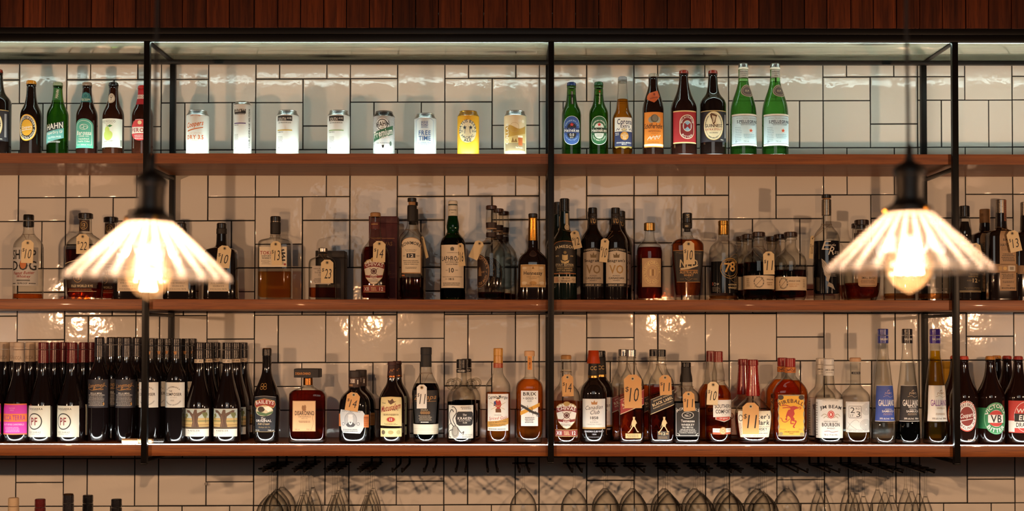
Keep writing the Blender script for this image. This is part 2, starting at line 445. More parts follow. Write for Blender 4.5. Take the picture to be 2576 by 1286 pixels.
def place(key, px, row, depth, label, cat='bottle', group=None, yaw=0.0, scale=1.0):
    t = TYPES[key]
    x, _ = P(px, BY[row]-90, depth)
    if t['root'] is None: r = build_type(key)
    else:
        src = t['root']; r = src.copy(); COL.objects.link(r)
        for ch in list(src.children):
            c = ch.copy(); COL.objects.link(c); c.parent = r
            for g in ch.children:
                d = g.copy(); COL.objects.link(d); d.parent = c
        if 'group' in r: del r['group']
    r.location = (x, depth, SHELFZ[row]+.0005); r.rotation_euler = (0, 0, yaw); r.scale = (scale,)*3
    prop(r, label, cat, group); t['last'] = (x, depth); return r
# ------------------------------------------------------------------ tiled wall
WY = .315; SW = F/(WY-CAMY)
U = 59.66/SW; X0 = P(641.5, 640, WY)[0]; Z0 = P(880, 196.5, WY)[1]; SL = .0050
ROWS = [(0,-2,1,2),(1,-2,2,2),(3,-2,1,2),(4,-2,2,1),(6,-2,2,1),(4,-1,2,1),(6,-1,2,2),
 (0,0,2,1),(2,0,2,2),(4,0,2,1),(0,1,2,2),(4,1,1,2),(5,1,2,2),(7,1,1,2),(2,2,2,1),
 (0,3,1,2),(1,3,2,2),(3,3,1,2),(4,3,2,1),(6,3,2,2),(4,4,2,2),(0,5,2,2),(2,5,2,1),(6,5,2,1),
 (2,6,2,2),(4,6,1,2),(5,6,2,2),(7,6,1,2),(0,7,2,1),(0,8,2,2),(2,8,1,2),(3,8,2,2),(5,8,1,2),(6,8,2,1),(6,9,2,2),
 (0,10,1,2),(1,10,2,2),(3,10,1,2),(4,10,2,2),(6,11,2,1),(0,12,2,1),(2,12,2,2),(4,12,1,2),(5,12,2,2),(7,12,1,2),(0,13,2,1),
 (0,14,2,2),(2,14,1,2),(3,14,2,2),(5,14,1,2),(6,14,2,1),(6,15,2,1),(6,16,2,1),
 (0,16,1,2),(1,16,2,2),(3,16,1,2),(4,16,2,2),(6,17,2,1),(0,18,2,1),(2,18,2,2),(4,18,1,2),(5,18,2,2),(7,18,1,2),(0,19,2,1),
 (0,20,2,2),(2,20,1,2),(3,20,2,2),(5,20,1,2),(6,20,2,1),(6,21,2,1),(0,22,1,2),(1,22,2,2),(3,22,1,2),(4,22,2,2),(6,22,2,1),(6,23,2,1)]
bm = bmesh.new()
rt = random.Random(3)
for per in range(-4, 6):
    for u, r, w, h in ROWS:
        x0 = X0+(u+8*per)*U; x1 = x0+w*U
        if x1 < -2.3 or x0 > 2.3: continue
        g = .0017; jx, jz = rt.uniform(-.0004, .0004), rt.uniform(-.0005, .0005)
        x0 += g+jx; x1 += -g+jx; za = Z0-r*U-g+jz; zb = Z0-(r+h)*U+g+jz
        rx, rz = rt.gauss(0, .0010), rt.gauss(0, .0010); rings = []
        for ins, dep in ((0, 0), (.0001, .0016), (.0005, .0023), (.0014, .0027), (.0034, .0028)):
            ring = []
            for cx_, cz_ in ((x0+ins, zb+ins), (x1-ins, zb+ins), (x1-ins, za-ins), (x0+ins, za-ins)):
                yy = WY-dep+((cx_-(x0+x1)/2)*rx+(cz_-(za+zb)/2)*rz if dep > .001 else 0)
                ring.append(bm.verts.new((cx_, yy, cz_+SL*cx_)))
            rings.append(ring)
        for A, Bq in zip(rings, rings[1:]):
            for k in range(4): bm.faces.new((A[k], A[(k+1) % 4], Bq[(k+1) % 4], Bq[k]))
        bm.faces.new(rings[-1])
nt_ = len(bm.faces)
box(bm, -2.4, 2.4, WY-.0012, WY+.12, .0, 2.9, mi=1)
prop(obj('wall_back', bm, ['tile', 'grout'], ang=50), kind='structure', label='wall of irregular white glazed tiles with black grout')
# room shell behind the camera's reach
bm = bmesh.new(); box(bm, -2.4, 2.4, -5.2, .6, -.1, 0); prop(obj('floor', bm, 'floorboards', smooth=False), kind='structure')
bm = bmesh.new(); box(bm, -2.4, 2.4, -5.2, .6, 2.9, 3.0); prop(obj('ceiling', bm, 'ceilingpaint', smooth=False), kind='structure')

# timber bulkhead above the shelving
zt = P(1288, 71, -.02)[1]
edges = [-636, -578, -520, -462, -404, -346, -290, -236, -180, -125, -70, 3, 60, 116, 174, 231, 287, 343, 403, 460, 520, 578, 640, 700, 757, 815, 872, 930, 988, 1046, 1103, 1160, 1217, 1275, 1333, 1390, 1448, 1506, 1563, 1620, 1678, 1736, 1793, 1850, 1908, 1966, 2023, 2079, 2139, 2196, 2254, 2312, 2370, 2428, 2485, 2543, 2600, 2660, 2718, 2775, 2833, 2890, 2948, 3006, 3064, 3122, 3180, 3240]
bm = bmesh.new()
for a, b_ in zip(edges, edges[1:]):
    xa, xb = P(a, 30, -.02)[0]+.0012, P(b_, 30, -.02)[0]-.0012; dy = rt.uniform(-.002, .002)
    box(bm, xa, xb, -.026+dy, -.004, zt, 2.9, bev=.0012)
prop(obj('trim_1', bm, 'boards'), kind='structure', label='bulkhead of dark stained vertical timber boards')
bm = bmesh.new(); box(bm, -2.4, 2.4, -.003, WY, zt+.05, 2.9); prop(obj('trim_2', bm, 'ceilingpaint', smooth=False), kind='structure')

emis('led_up', (.78, 1.0, .93, 1), LED_UP); emis('led_top', (.78, 1.0, .93, 1), LED_TOP); emis('led_low', (.92, 1.0, .98, 1), LED_LOW)
# ------------------------------------------------------------------ shelving frame
fr = empty('shelving_frame', (0, -.013, P(1288, 1166, 0)[1]), 'black steel frame of posts and rails carrying three timber shelves in front of the tiles', 'frame')
def part(bm, name, mat, root, **k):
    o = obj(name, bm, mat, root, **k); o.matrix_parent_inverse = Matrix.Translation(root.location).inverted(); return o
PY0, PY1 = -.0185, -.0005
for xp, nm in ((368, 0), (1386.5, 1), (2404, 2)):
    x = P(xp, 300, PY0)[0]; zb = P(xp, 1166 if nm != 1 else 1163, PY0)[1]; bm = bmesh.new()
    box(bm, x-.0088, x+.0088, PY0, PY1, zb, zt-.021, bev=.001)
    part(bm, 'front_post', 'steel', fr)
    bm = bmesh.new(); box(bm, x-.0095, x+.0078, PY0-.001, PY1+.0005, zb-.005, zb, bev=.001); part(bm, 'post_cap', 'steel', fr)
    bm = bmesh.new(); box(bm, x-.0085, x+.0085, .284, .302, P(xp, 1163, 0)[1], P(1288, 148, .284)[1], bev=.001); part(bm, 'rear_post', 'steel', fr)
    for py in (101, 420, 788.5, 1157.5):
        z = P(1288, py, 0)[1]
        bm = bmesh.new(); box(bm, x-.0082, x+.0082, PY1, .284, z-.0085, z+.0005, bev=.0008); part(bm, 'side_rail', 'steel', fr)
def zb(py, y=0): return P(1288, py, y)[1]
bm = bmesh.new(); box(bm, -2.3, 2.3, -.021, .0, zb(90), zb(71.5), bev=.001); part(bm, 'top_beam', 'steel', fr)
bm = bmesh.new(); box(bm, -2.3, 2.3, -.0195, .0, zb(107.5), zb(90.6), bev=.0015); part(bm, 'front_rail', 'steel', fr)
bm = bmesh.new(); box(bm, -2.3, 2.3, .262, .282, zb(161, .262), zb(147, .262), bev=.0015); part(bm, 'rear_rail', 'steel', fr)
bm = bmesh.new(); zq = zb(107.5)
for k in range(28): box(bm, -2.3+.164*k, -2.3+.164*(k+1), .0030, .0068, zq+.0017, zq+.0030)
part(bm, 'light_strip', 'led_top', fr, smooth=False)
# top panel of knotty ply
bm = bmesh.new(); zp = zb(105.5); box(bm, -2.3, 2.3, .009, .30, zp, zp+.018, bev=.001)
prop(obj('top_panel', bm, 'plywood'), 'glossy grey knotty timber panel roofing the shelving under the black top beam', 'panel')

# shelves
xm = P(1384, 600, 0)[0]
SHELF = {}
for row, ya, yb, lab in (('up', 387, 412.5, 'upper'), ('mid', 754, 779.5, 'middle'), ('low', 1120, 1148.5, 'lowest')):
    zt_, z0_ = zb(ya), zb(yb); SHELFZ[row] = zt_
    for side, (xa, xb) in (('left', (-2.3, xm-.001)), ('right', (xm+.001, 2.3))):
        rt_ = empty('wall_shelf', ((xa+xb)/2, .15, z0_), {'up': 'reddish timber shelf under the beer cans and beer bottles, ', 'mid': 'brown timber shelf under the row of tagged spirits, ', 'low': 'timber shelf with a bright light strip along its front edge, '}[row]+side+' of the centre post', 'shelf', None)
        bm = bmesh.new()
        if row == 'up':
            pf_ = [(0, z0_), (.30, z0_), (.30, zt_), (.0305, zt_), (.0305, zt_-.0040), (.0095, zt_-.0040), (.0095, zt_), (0, zt_)]
            A = [bm.verts.new((xa, y, z)) for y, z in pf_]; Bq = [bm.verts.new((xb, y, z)) for y, z in pf_]
            for k in range(8): bm.faces.new((A[k], Bq[k], Bq[(k+1) % 8], A[(k+1) % 8]))
            bm.faces.new(A); bm.faces.new(Bq[::-1])
            bmesh.ops.recalc_face_normals(bm, faces=bm.faces)
            part(bm, 'board', 'shelfwood', rt_, smooth=False)
            sy0, sy1, sz0, sz1 = .0105, .0150, zt_-.0040, zt_-.0030
        else:
            box(bm, xa, xb, 0, .30, z0_, zt_, bev=.0012); part(bm, 'board', 'shelfwood', rt_)
            sy0, sy1, sz0, sz1 = .0015, .0090, zt_, zt_+.0013
        if row != 'mid':
            bm = bmesh.new(); n = 14
            xs = [xa+.004+(xb-xa-.008)*k/n for k in range(n+1)]
            for p, q in zip(xs, xs[1:]): box(bm, p, q, sy0, sy1, sz0, sz1)
            part(bm, 'light_strip', 'led_'+row, rt_, smooth=False)
        # upper shelf light strip is recessed in a groove
    if row == 'up': EDGE_UP = zt_

# ------------------------------------------------------------------ hangers and hanging glasses
HZ = P(1288, 1188, 0)[1]
HP = [(662,688),(742,765),(823,847),(906,932),(989,1011),(1067,1091),(1147,1171),(1228,1251),(1308,1330),(1440,1463),(1521,1545),(1594,1622),(1678,1701),(1759,1783),(1838,1864),(1923,1950),(2006,2031),(2087,2110),(2166,2191),(2245,2270),(2324,2350)]
zu = zb(1148.5)
hx = []
words = ['first', 'second', 'third', 'fourth', 'fifth', 'sixth', 'seventh', 'eighth', 'ninth', 'tenth', 'eleventh', 'twelfth', 'thirteenth', 'fourteenth', 'fifteenth', 'sixteenth', 'seventeenth', 'eighteenth', 'nineteenth', 'twentieth', 'last']
CNT = [4, 4, 4, 4, 0, 0, 0, 0, 1, 1, 2, 2, 3, 3, 3, 3, 1, 2, 4, 3, 4]
proto = None
for i, (a, b_) in enumerate(HP):
    x = P((a+b_)/2, 1190, 0)[0]; hx.append(x)
    n = CNT[i]
    kind = 'holding '+['no glass', 'a single glass', 'two glasses', 'three glasses', 'four glasses', 'five glasses', 'six glasses'][n]
    lab = 'black two-pronged glass hanger, %s from the left, %s' % (words[i], kind)
    if proto is None:
        proto = empty('glass_hanger', (0, 0, 0))
        hw = .0142
        bm = bmesh.new(); box(bm, -.035, .035, .245, .275, zu-.0025-HZ, zu-HZ, bev=.0005); obj('mounting_plate', bm, 'steel', proto)
        for s_ in (-1, 1):
            bm = bmesh.new(); X = s_*hw
            tube(bm, [(X, .262, zu-.002-HZ), (X, .262, .012), (X, .261, .005), (X, .257, .001), (X, .25, 0), (X, .1, 0), (X, .004, 0), (X, -.001, .001), (X, -.004, .005), (X, -.005, .012)], .0036, 8)
            obj('prong', bm, 'steel', proto)
        r = proto
    else:
        r = proto.copy(); COL.objects.link(r)
        for ch in list(proto.children): c = ch.copy(); COL.objects.link(c); c.parent = r
    r.location = (x, 0, HZ); r.rotation_euler = (0, 0, rt.uniform(-.03, .03)); prop(r, lab, 'glass hanger', 'glass hangers under the lowest shelf')
def glassware(nm, rings, ls):
    root = empty(nm, (0, 0, 0)); bm = bmesh.new()
    loft(bm, [(z, r_, r_, 2) for z, r_ in ls['foot']], 40); obj('foot', bm, 'wineglass', root)
    bm = bmesh.new(); loft(bm, [(z, r_, r_, 2) for z, r_ in ls['stem']], 14); obj('stem', bm, 'wineglass', root)
    bm = bmesh.new(); pts = ls['bowl']; inn = [(z-(.0014 if k else .002), max(r_-.0009, .0004)) for k, (z, r_) in enumerate(pts)]
    loft(bm, [(z, r_, r_, 2) for z, r_ in pts+inn[::-1]], 40); obj('bowl', bm, 'wineglass', root)
    return root
WG = dict(foot=[(.0000, .0355), (.0012, .0360), (.0022, .0350), (.0030, .0180), (.0045, .0092), (.0095, .0055)],
          stem=[(.0095, .0055), (.016, .0040), (.035, .0034), (.066, .0034), (.074, .0050), (.079, .0075)],
          bowl=[(.0785, .0075), (.082, .0110), (.090, .0190), (.100, .0275), (.112, .0350), (.126, .0400), (.142, .0422), (.165, .0405), (.19, .0355)])
FL = dict(foot=[(.0000, .0300), (.0012, .0305), (.0022, .0295), (.0030, .0140), (.0045, .0085), (.0095, .0050)],
          stem=[(.0095, .0050), (.016, .0042), (.035, .0032), (.060, .0034), (.074, .0045), (.082, .0062)],
          bowl=[(.0815, .0062), (.090, .0085), (.100, .0125), (.112, .0170), (.126, .0210), (.145, .0240), (.165, .0250), (.19, .0245), (.21, .0225)])
for d in (WG, FL):
    for k in d: d[k] = [(-z, r_) for z, r_ in d[k]]
G0 = {'wine_glass': glassware('wine_glass', None, WG), 'champagne_flute': glassware('champagne_flute', None, FL)}
G0used = set(); kinds = {0: 'wine_glass'}
pos = ['nearest the room', 'second from the front', 'third from the front', 'fourth from the front', 'fifth from the front', 'closest to tiles']
for i, n in enumerate(CNT):
    kd = 'champagne_flute' if i in (1, 2, 3, 17, 18, 19, 20) else 'wine_glass'
    if n == 1: ys = [.215]
    elif n == 2 and i in (10, 11): ys = [.13, .215]
    elif n == 2: ys = [.15, .21]
    else: ys = [.035+(.235-.035)*k/(n-1) if n > 3 else .06+.075*k for k in range(n)]
    for k, y in enumerate(ys):
        if kd in G0used:
            s_ = G0[kd]; r = s_.copy(); COL.objects.link(r)
            for ch in list(s_.children): c = ch.copy(); COL.objects.link(c); c.parent = r
        else: r = G0[kd]; G0used.add(kd)
        r.location = (hx[i]+rt.uniform(-.002, .002), y, HZ+.0070)
        r.rotation_euler = (rt.uniform(-.012, .012), rt.uniform(-.012, .012), 0)
        if i == 1 and k in (3,): r.rotation_euler = (.12, -.05, 0)
        w_ = 'round-bowled wine glass' if kd == 'wine_glass' else 'slim champagne flute'
        if n == 1: lab = '%s hanging alone upside down from the %s hanger from the left' % (w_, words[i])
        else: lab = '%s on the %s glass hanger from the left, %s' % (w_, words[i], pos[k] if k < n-1 else 'rearmost')
        prop(r, lab, 'glass', 'hanging wine glasses' if kd == 'wine_glass' else 'hanging champagne flutes')
# ------------------------------------------------------------------ counter below with the bottles whose tops show
zc = P(1288, 1528, .1)[1]
bm = bmesh.new(); box(bm, -2.3, 2.3, -.25, .305, zc-.035, zc, bev=.002)
ct = empty('back_counter', (0, 0, 0), 'dark counter under the hanging glasses, below the wall shelves', 'counter'); obj('worktop', bm, 'counter', ct)
bm = bmesh.new(); box(bm, -2.28, 2.28, -.22, .30, 0, zc-.035); obj('cabinet_body', bm, 'counter', ct, smooth=False)
SHELFZ['ctr'] = zc; BY['ctr'] = 1114.5
# small grey knob on the wall tiles
x, z = P(519, 1217, WY-.01); bm = bmesh.new()
kn = empty('tile_knob', (x, WY-.004, z), 'small grey knob stuck on the tiles below the lowest shelf', 'knob')
loft(bm, [(0, .003, .003, 2), (.006, .003, .003, 2), (.007, .005, .005, 2), (.010, .0052, .0052, 2), (.012, .003, .003, 2)], 16)
bmesh.ops.rotate(bm, verts=bm.verts, matrix=Matrix.Rotation(PI/2, 3, 'X')); obj('knob', bm, 'p#9a9690', kn)
# markers lying at the front of the lowest shelf
def marker(xa, xb, y, lab, cap, capleft=False):
    x0 = P(xa, 1110, y)[0]; x1 = P(xb, 1110, y)[0]; z = SHELFZ['low']+.0085
    r = empty('marker_pen', ((x0+x1)/2, y, SHELFZ['low']), lab, 'marker pen', 'marker pens on the lowest shelf'); L = (x1-x0)/2
    def cyl(nm, a, b, rad, mat):
        bm = bmesh.new(); loft(bm, [(a, rad-.0006, rad-.0006, 2), (a+.0006, rad, rad, 2), (b-.0006, rad, rad, 2), (b, rad-.0006, rad-.0006, 2)], 20)
        bmesh.ops.rotate(bm, verts=bm.verts, matrix=Matrix.Rotation(PI/2, 3, 'Y')); bmesh.ops.translate(bm, verts=bm.verts, vec=(0, 0, .0085)); return obj(nm, bm, mat, r)
    if capleft:
        cyl('barrel', -L+.046, L-.002, .0068, '#c9ad88'); cyl('cap', -L, -L+.046, .0080, '#c2a27c')
    else:
        cyl('barrel', -L, L-.030, .0072, '#cdb07f'); cyl('cap', L-.030, L, .0080, 'p#22201e'); cyl('band', L-.036, L-.030, .0074, 'p#6a4c34')
marker(308, 350, .0185, 'beige marker pen with its cap to the left, left of the black post', 'b', True)
marker(350, 413, .0260, 'beige marker pen with a black cap, behind the foot of the left post', 'b')

# ------------------------------------------------------------------ pendant lamps
LD = -1.61
emis('filament', (1.0, .90, .74, 1), 12.0)
def shade_mat(nm, tl, lo, hi, refr):
    m, nt, out = newmat(nm); L = nt.links
    tr = nd(nt, 'ShaderNodeBsdfTransparent'); tr.inputs[0].default_value = rgb('#fdf9f2')
    rf = nd(nt, 'ShaderNodeBsdfRefraction'); rf.inputs['IOR'].default_value = 1.45; rf.inputs['Roughness'].default_value = .05
    m0 = nd(nt, 'ShaderNodeMixShader'); m0.inputs[0].default_value = refr; L.new(tr.outputs[0], m0.inputs[1]); L.new(rf.outputs[0], m0.inputs[2])
    tn = nd(nt, 'ShaderNodeBsdfTranslucent'); tn.inputs[0].default_value = rgb(tl)
    gl = nd(nt, 'ShaderNodeBsdfGlossy'); gl.inputs['Roughness'].default_value = .08
    at = nd(nt, 'ShaderNodeAttribute', attribute_name='thick'); mr = nd(nt, 'ShaderNodeMapRange'); mr.inputs['To Min'].default_value = lo; mr.inputs['To Max'].default_value = hi; L.new(at.outputs['Fac'], mr.inputs['Value'])
    a = nd(nt, 'ShaderNodeMixShader'); L.new(mr.outputs[0], a.inputs[0]); L.new(m0.outputs[0], a.inputs[1]); L.new(tn.outputs[0], a.inputs[2])
    b = nd(nt, 'ShaderNodeMixShader'); b.inputs[0].default_value = .03; L.new(a.outputs[0], b.inputs[1]); L.new(gl.outputs[0], b.inputs[2])
    L.new(b.outputs[0], out.inputs[0]); _M[nm] = m
shade_mat('shadeglass', '#e2ebff', .008, .075, .25); shade_mat('bulbglass', '#ffe2b4', .0022, .0022, 0.0)
def pendant(name, cx, yrim, ytop, lab, tilt, cordpts, warm):
    s = 1/(F/(LD-CAMY)); x, z = P(cx, yrim, LD); root = empty('pendant_lamp', (x, LD, z), lab, 'lamp', 'pendant lamps hanging over the bar')

    H = (yrim-ytop)*s; NF = 24; N = NF*12; bm = bmesh.new(); lay = bm.verts.layers.float.new('thick')
    prof = [(H, .0388, 0.0), (H*.975, .0420, .3), (H*.80, .0615, .8), (H*.55, .0905, 1), (H*.30, .1190, 1), (H*.16, .1350, 1), (H*.12, .1408, .9), (H*.085, .1432, .35), (H*.05, .1446, .12), (H*.015, .1448, .1), (0, .1436, .1)]
    R = []
    for th_ in (0, .0028):
        for hh, rr, am in (prof if th_ == 0 else prof[::-1]):
            ring = []
            for k in range(N):
                a = 2*PI*k/N; q = abs(math.cos(a*NF/2)); r2 = rr + am*(.0048*(q**.7)-.0024) - th_*(1-.35*q)
                v = bm.verts.new((r2*math.sin(a), -r2*math.cos(a), hh + (.0006 if th_ and hh == 0 else 0))); v[lay] = max(0, 1-1.45*q)**.6*min(1, am+.15); ring.append(v)
            R.append(ring)
    for A, Bq in zip(R, R[1:]+R[:1]):
        for k in range(N): bm.faces.new((A[k], A[(k+1) % N], Bq[(k+1) % N], Bq[k]))
    bmesh.ops.recalc_face_normals(bm, faces=bm.faces)
    sh = obj('shade', bm, 'shadeglass', root, ang=80)
    # gallery, socket, cap
    bm = bmesh.new(); g = [(H-.002, .038), (H-.002, .0400), (H+.008, .0395), (H+.012, .0330), (H+.018, .0265), (H+.024, .0250)]
    loft(bm, [(a, b, b, 2) for a, b in g], 40); obj('shade_holder', bm, 'blacksocket', root)
    bm = bmesh.new(); g = [(H+.024, .0245), (H+.045, .0240), (H+.055, .0252), (H+.064, .0252), (H+.066, .0282), (H+.076, .0282), (H+.080, .0250), (H+.086, .0170), (H+.090, .0090), (H+.100, .0065), (H+.116, .0058), (H+.120, .0030)]
    loft(bm, [(a, b, b, 2) for a, b in g], 36); obj('socket', bm, 'blacksocket', root)
    for k in range(3):
        a = 2*PI*k/3+.45; bm = bmesh.new(); tube(bm, [(.036*math.sin(a), -.036*math.cos(a), H+.004), (.045*math.sin(a), -.045*math.cos(a), H+.004)], .0036, 12); obj('screw', bm, 'brass', root)
    # bulb
    bz = P(cx, 738 if warm else 757, LD)[1]-z   # tip
    bm = bmesh.new(); Rb = .0395; c0 = bz+.010+Rb*.93
    g = [(bz, .002), (bz+.002, .006), (bz+.006, .013), (bz+.011, .021)]
    for k in range(1, 13):
        a = -52+k*11; g.append((c0+Rb*math.sin(math.radians(a)), Rb*math.cos(math.radians(a))))
    g += [(c0+Rb+.002, .0165), (c0+Rb+.016, .0135)]
    loft(bm, [(a, b, b, 2) for a, b in g], 36); bu = obj('bulb', bm, 'bulbglass', root)
    bm = bmesh.new(); 
    for k in range(10):
        a = 2*PI*k/10; r1, r2 = (.013, .022)
        if not warm: r1, r2 = .007, .012
        zz = c0-.004 if warm else c0-.020
        tube(bm, [(r1*math.sin(a), r1*math.cos(a), zz+(.026 if warm else .014)), (r2*math.sin(a+.15), r2*math.cos(a+.15), zz-.008)], .0024, 6)
    obj('filament', bm, 'filament', bu).parent = bu
    bm = bmesh.new(); tube(bm, [(0, 0, c0-.004), (0, 0, c0+Rb+.014)], .004, 8); obj('glass_stem', bm, 'bulbglass', bu)
    # flex
    pts = []
    for px, py in cordpts:
        X, Z = P(px, py, LD); pts.append((X-x, 0, Z-z))
    pts.append((pts[-1][0]+.002, 0, 2.895-z)); bm = bmesh.new(); tube(bm, pts, .0032, 8); obj('cord', bm, 'blacksocket', root)
    bm = bmesh.new(); loft(bm, [(2.868-z, .018, .018, 2), (2.872-z, .05, .05, 2), (2.8995-z, .052, .052, 2)], 32); rz = obj('ceiling_rose', bm, 'blacksocket', root); rz.location = (pts[-1][0], 0, 0)
    L = bpy.data.lights.new('bulb light', 'POINT'); L.energy = LAMP_W; L.color = LAMP_C; L.shadow_soft_size = .013
    lo = bpy.data.objects.new('bulb_light', L); COL.objects.link(lo); lo.parent = root; lo.location = (0, 0, c0)
    root.rotation_euler = (0, tilt, 0)
    return root
LAMP_W = 57.0; LAMP_C = (1.0, .57, .315)
pendant('a', 373.5, 706, 557, 'glowing pleated-glass pendant lamp on a black cord in front of the left post', .022, [(381, 425), (381, 300), (380, 100), (380, 0)], False)
pendant('b', 2287, 686, 533, 'glowing pleated-glass pendant lamp on a black cord in front of the right post', .006, [(2286, 420), (2283, 360), (2281, 240), (2278, 130), (2276, 60), (2276, 0)], True)
def light(nm, typ, loc, e, col, size=.02, rot=None, sy=None):
    L = bpy.data.lights.new(nm, typ); L.energy = e; L.color = col
    if typ == 'AREA':
        L.size = size
        if sy: L.shape = 'RECTANGLE'; L.size_y = sy
    else: L.shadow_soft_size = size
    o = bpy.data.objects.new(nm, L); COL.objects.link(o); o.location = loc
    if rot: o.rotation_euler = rot
    return o
# the row of pendants goes on along the bar on both sides, and room light from behind
light('pendant light off frame', 'POINT', (-1.98, -1.61, 1.77), LAMP_W, LAMP_C)
light('pendant light off frame', 'POINT', (2.05, -1.61, 1.77), LAMP_W, LAMP_C)
light('room light', 'AREA', (0, -4.6, 2.5), ROOM_W, (1.0, .96, .88), 2.4, (math.radians(62), 0, 0), 1.2)
w = bpy.data.worlds.new('world'); SC.world = w; w.use_nodes = True
w.node_tree.nodes['Background'].inputs[0].default_value = (1, .85, .72, 1); w.node_tree.nodes['Background'].inputs[1].default_value = WORLD_S
SC.view_settings.view_transform = 'Standard'; SC.view_settings.look = 'None'; SC.view_settings.exposure = 0; SC.view_settings.gamma = 1
SC.cycles.transparent_max_bounces = 24; SC.cycles.max_bounces = 10; SC.cycles.caustics_reflective = False; SC.cycles.caustics_refractive = False
# ================================================================== bottle and can kinds, in photo pixels (half width, y)
LN = '222,10.6 224,11.2 230,11.4 246,12.6 258,14.6 268,17.4 276,21 284,24.4 293,26.2 300,26.5 396,26.5'
def crown(c, y, w=12.4, neck='d#160b07'):
    return [('crown_cap', c, '%g,%g %g,%g %g,%g %g,%g %g,%g' % (y, w-3, y+1.5, w-1, y+4, w-.6, y+7, w, y+9, w+.2)),
            ('lip', neck, '%g,%g %g,%g %g,%g %g,%g' % (y+8, 10.6, y+10, 11.8, y+14, 11.8, y+16, 10.6))]
W = '#dedad0'; CR = '#e8dcbc'; K = '#1b1817'
B('coopers_stout', 'up', 'd#150b08', LN, parts=crown('p#c98a24', 206), labels=[
 ('label', -2, [El(0,328,24.5,33.5,'#d9a62e',40), El(0,328,21.5,30,K,36), Ring(0,328,22.2,30.8,1.2,'#efe6c8'), El(0,328,15,20.5,'#d9a62e',30),
  Ar('COOPERS BREWERY',0,328,16.2,4.6,90,175,W,ry=22), Ar('BEST EXTRA STOUT',0,328,21,4.6,270,165,W,ry=29.6,flip=True),
  T('Coopers',0,328,27,9,W,'b',.35,8), Pg([(-14,335),(13,331),(13,332.5),(-14,336.5)],W)])])
B('hahn_green', 'up', 'greenbeer', LN, parts=crown('p#8c9a7a', 210, neck='greenbeer'), liq=('greenwater',262), labels=[
 ('neck_label', 2, [Rr(-11.5,9,226,257,'#2f6b35'), T('HAHN',0,241,22,7,W,'b',0,82)]),
 ('label', 0, [Pg([(-27,327),(24,310),(24,352),(-27,372)],'#1f2c2a'), Tb('HAHN',0,324,44,15,W,.1,9), Pg([(-27,341),(24,328),(24,353),(-27,368)],'#63a6a2'),
  T('SuperDry GF',0,341,43,9,W,'b',0,8), T('GLUTEN FREE',0,352,34,4.5,'#dfeee6','b',0,7), Mi(-20,18,361,366,2,'#c7c9c0',3)])])
B('barossa_cider', 'up', 'd#24100b', LN, parts=crown('p#8d7a68', 210), labels=[
 ('neck_label', 0, [Pg([(-14,262),(14,262),(15,249),(11,240),(0,236),(-11,240),(-15,249)],'#2c7078'), T('Barossa',0,254,22,6,'#cfe3c8','b',.2), Ring(0,246,7,6,1,'#6fb0a0'), Mi(-8,8,257,260,1,'#cfe3c8')]),
 ('label', 0, [Pg([(-25,379)]+[(25,379),(25,325)]+[(25*math.cos(a*PI/12),325-20*math.sin(a*PI/12)) for a in range(1,12)]+[(-25,325)],'#4f9c86'),
  Ln([(-20,371),(-20,326)]+[(20*math.cos((12-a)*PI/12),325-15*math.sin((12-a)*PI/12)) for a in range(1,12)]+[(20,326),(20,371)],1,W),
  Ring(0,326,11,7,1,W),Ring(-3,325,5,4,.8,W),Ring(4,328,5,4,.8,W), T('Barossa',0,341,38,11,W,'b',.15), T('CIDER CO',0,349.5,26,3.6,W,'b'), T('Squashed',0,356.5,26,5,W,'b'), T('Apple Cider',0,362.5,32,5,W,'b'), T('330ml',0,371,13,2.8,W,'b'), Rr(-20,-9,370.5,371.4,W), Rr(9,20,370.5,371.4,W)])])
B('pear_cider', 'up', 'd#2b1309', LN, parts=crown('p#1f1c1c', 210), labels=[
 ('neck_label', -2, [El(0,252,9.5,12.5,'#dcd6c6'), Ring(0,252,8.2,11,.7,'#6b675c'), Ln([(0,258),(0,247)],1,K), Ring(0,247.5,4,3.6,1,K)]),
 ('label', 0, [Rr(-33,33,305,377,'#dfe3d6'), T('IDEWOOD',-6,312,39,5.5,'#5d625a','n'), T('ADELAIDE HILLS',-6,316.5,27,2.2,'#7d8278'),
  Pg([(-6+12*math.cos(a*PI/12),345-15*math.sin(a*PI/12)*(1 if a>12 else .7)) for a in range(24)]+[(6,345)],'#bcd06a'), El(-8,334,6.5,9,'#bcd06a'), Bz([(-7,326),(-8,322),(-9,320)],1,'#5a4020'), Pg([(-7,324),(-1,320),(6,323),(-1,327)],'#3f7f4a'), T('pear cider',-4,362,24,6,'#50544e','n',.4,4), Mi(-24,8,368,374,2,'#9aa096',4), Rr(26,31,358,374,'#8a8e86')])])
B('peroni', 'up', 'd#2a1109', LN, parts=crown('p#b02a24', 218, neck='d#a81f1f'), labels=[
 ('neck_label', 0, [Rr(-13,13,229,268,'#a8202a'), Rr(-13.5,13.5,243,253,W), T('PERONI',0,248,24,7,'#9c1f2a','b')]),
 ('label', 0, [El(0,333,27,27,'#c23a3e',36), Rr(-27,27,326,342,W), T('PERONI',0,334,48,10.5,'#9c1f2a','b'), El(0,315,5,5,'#e2d0a0'), Mi(-16,16,345,357,3,W,5), Rr(-12,12,307,308,W)])])
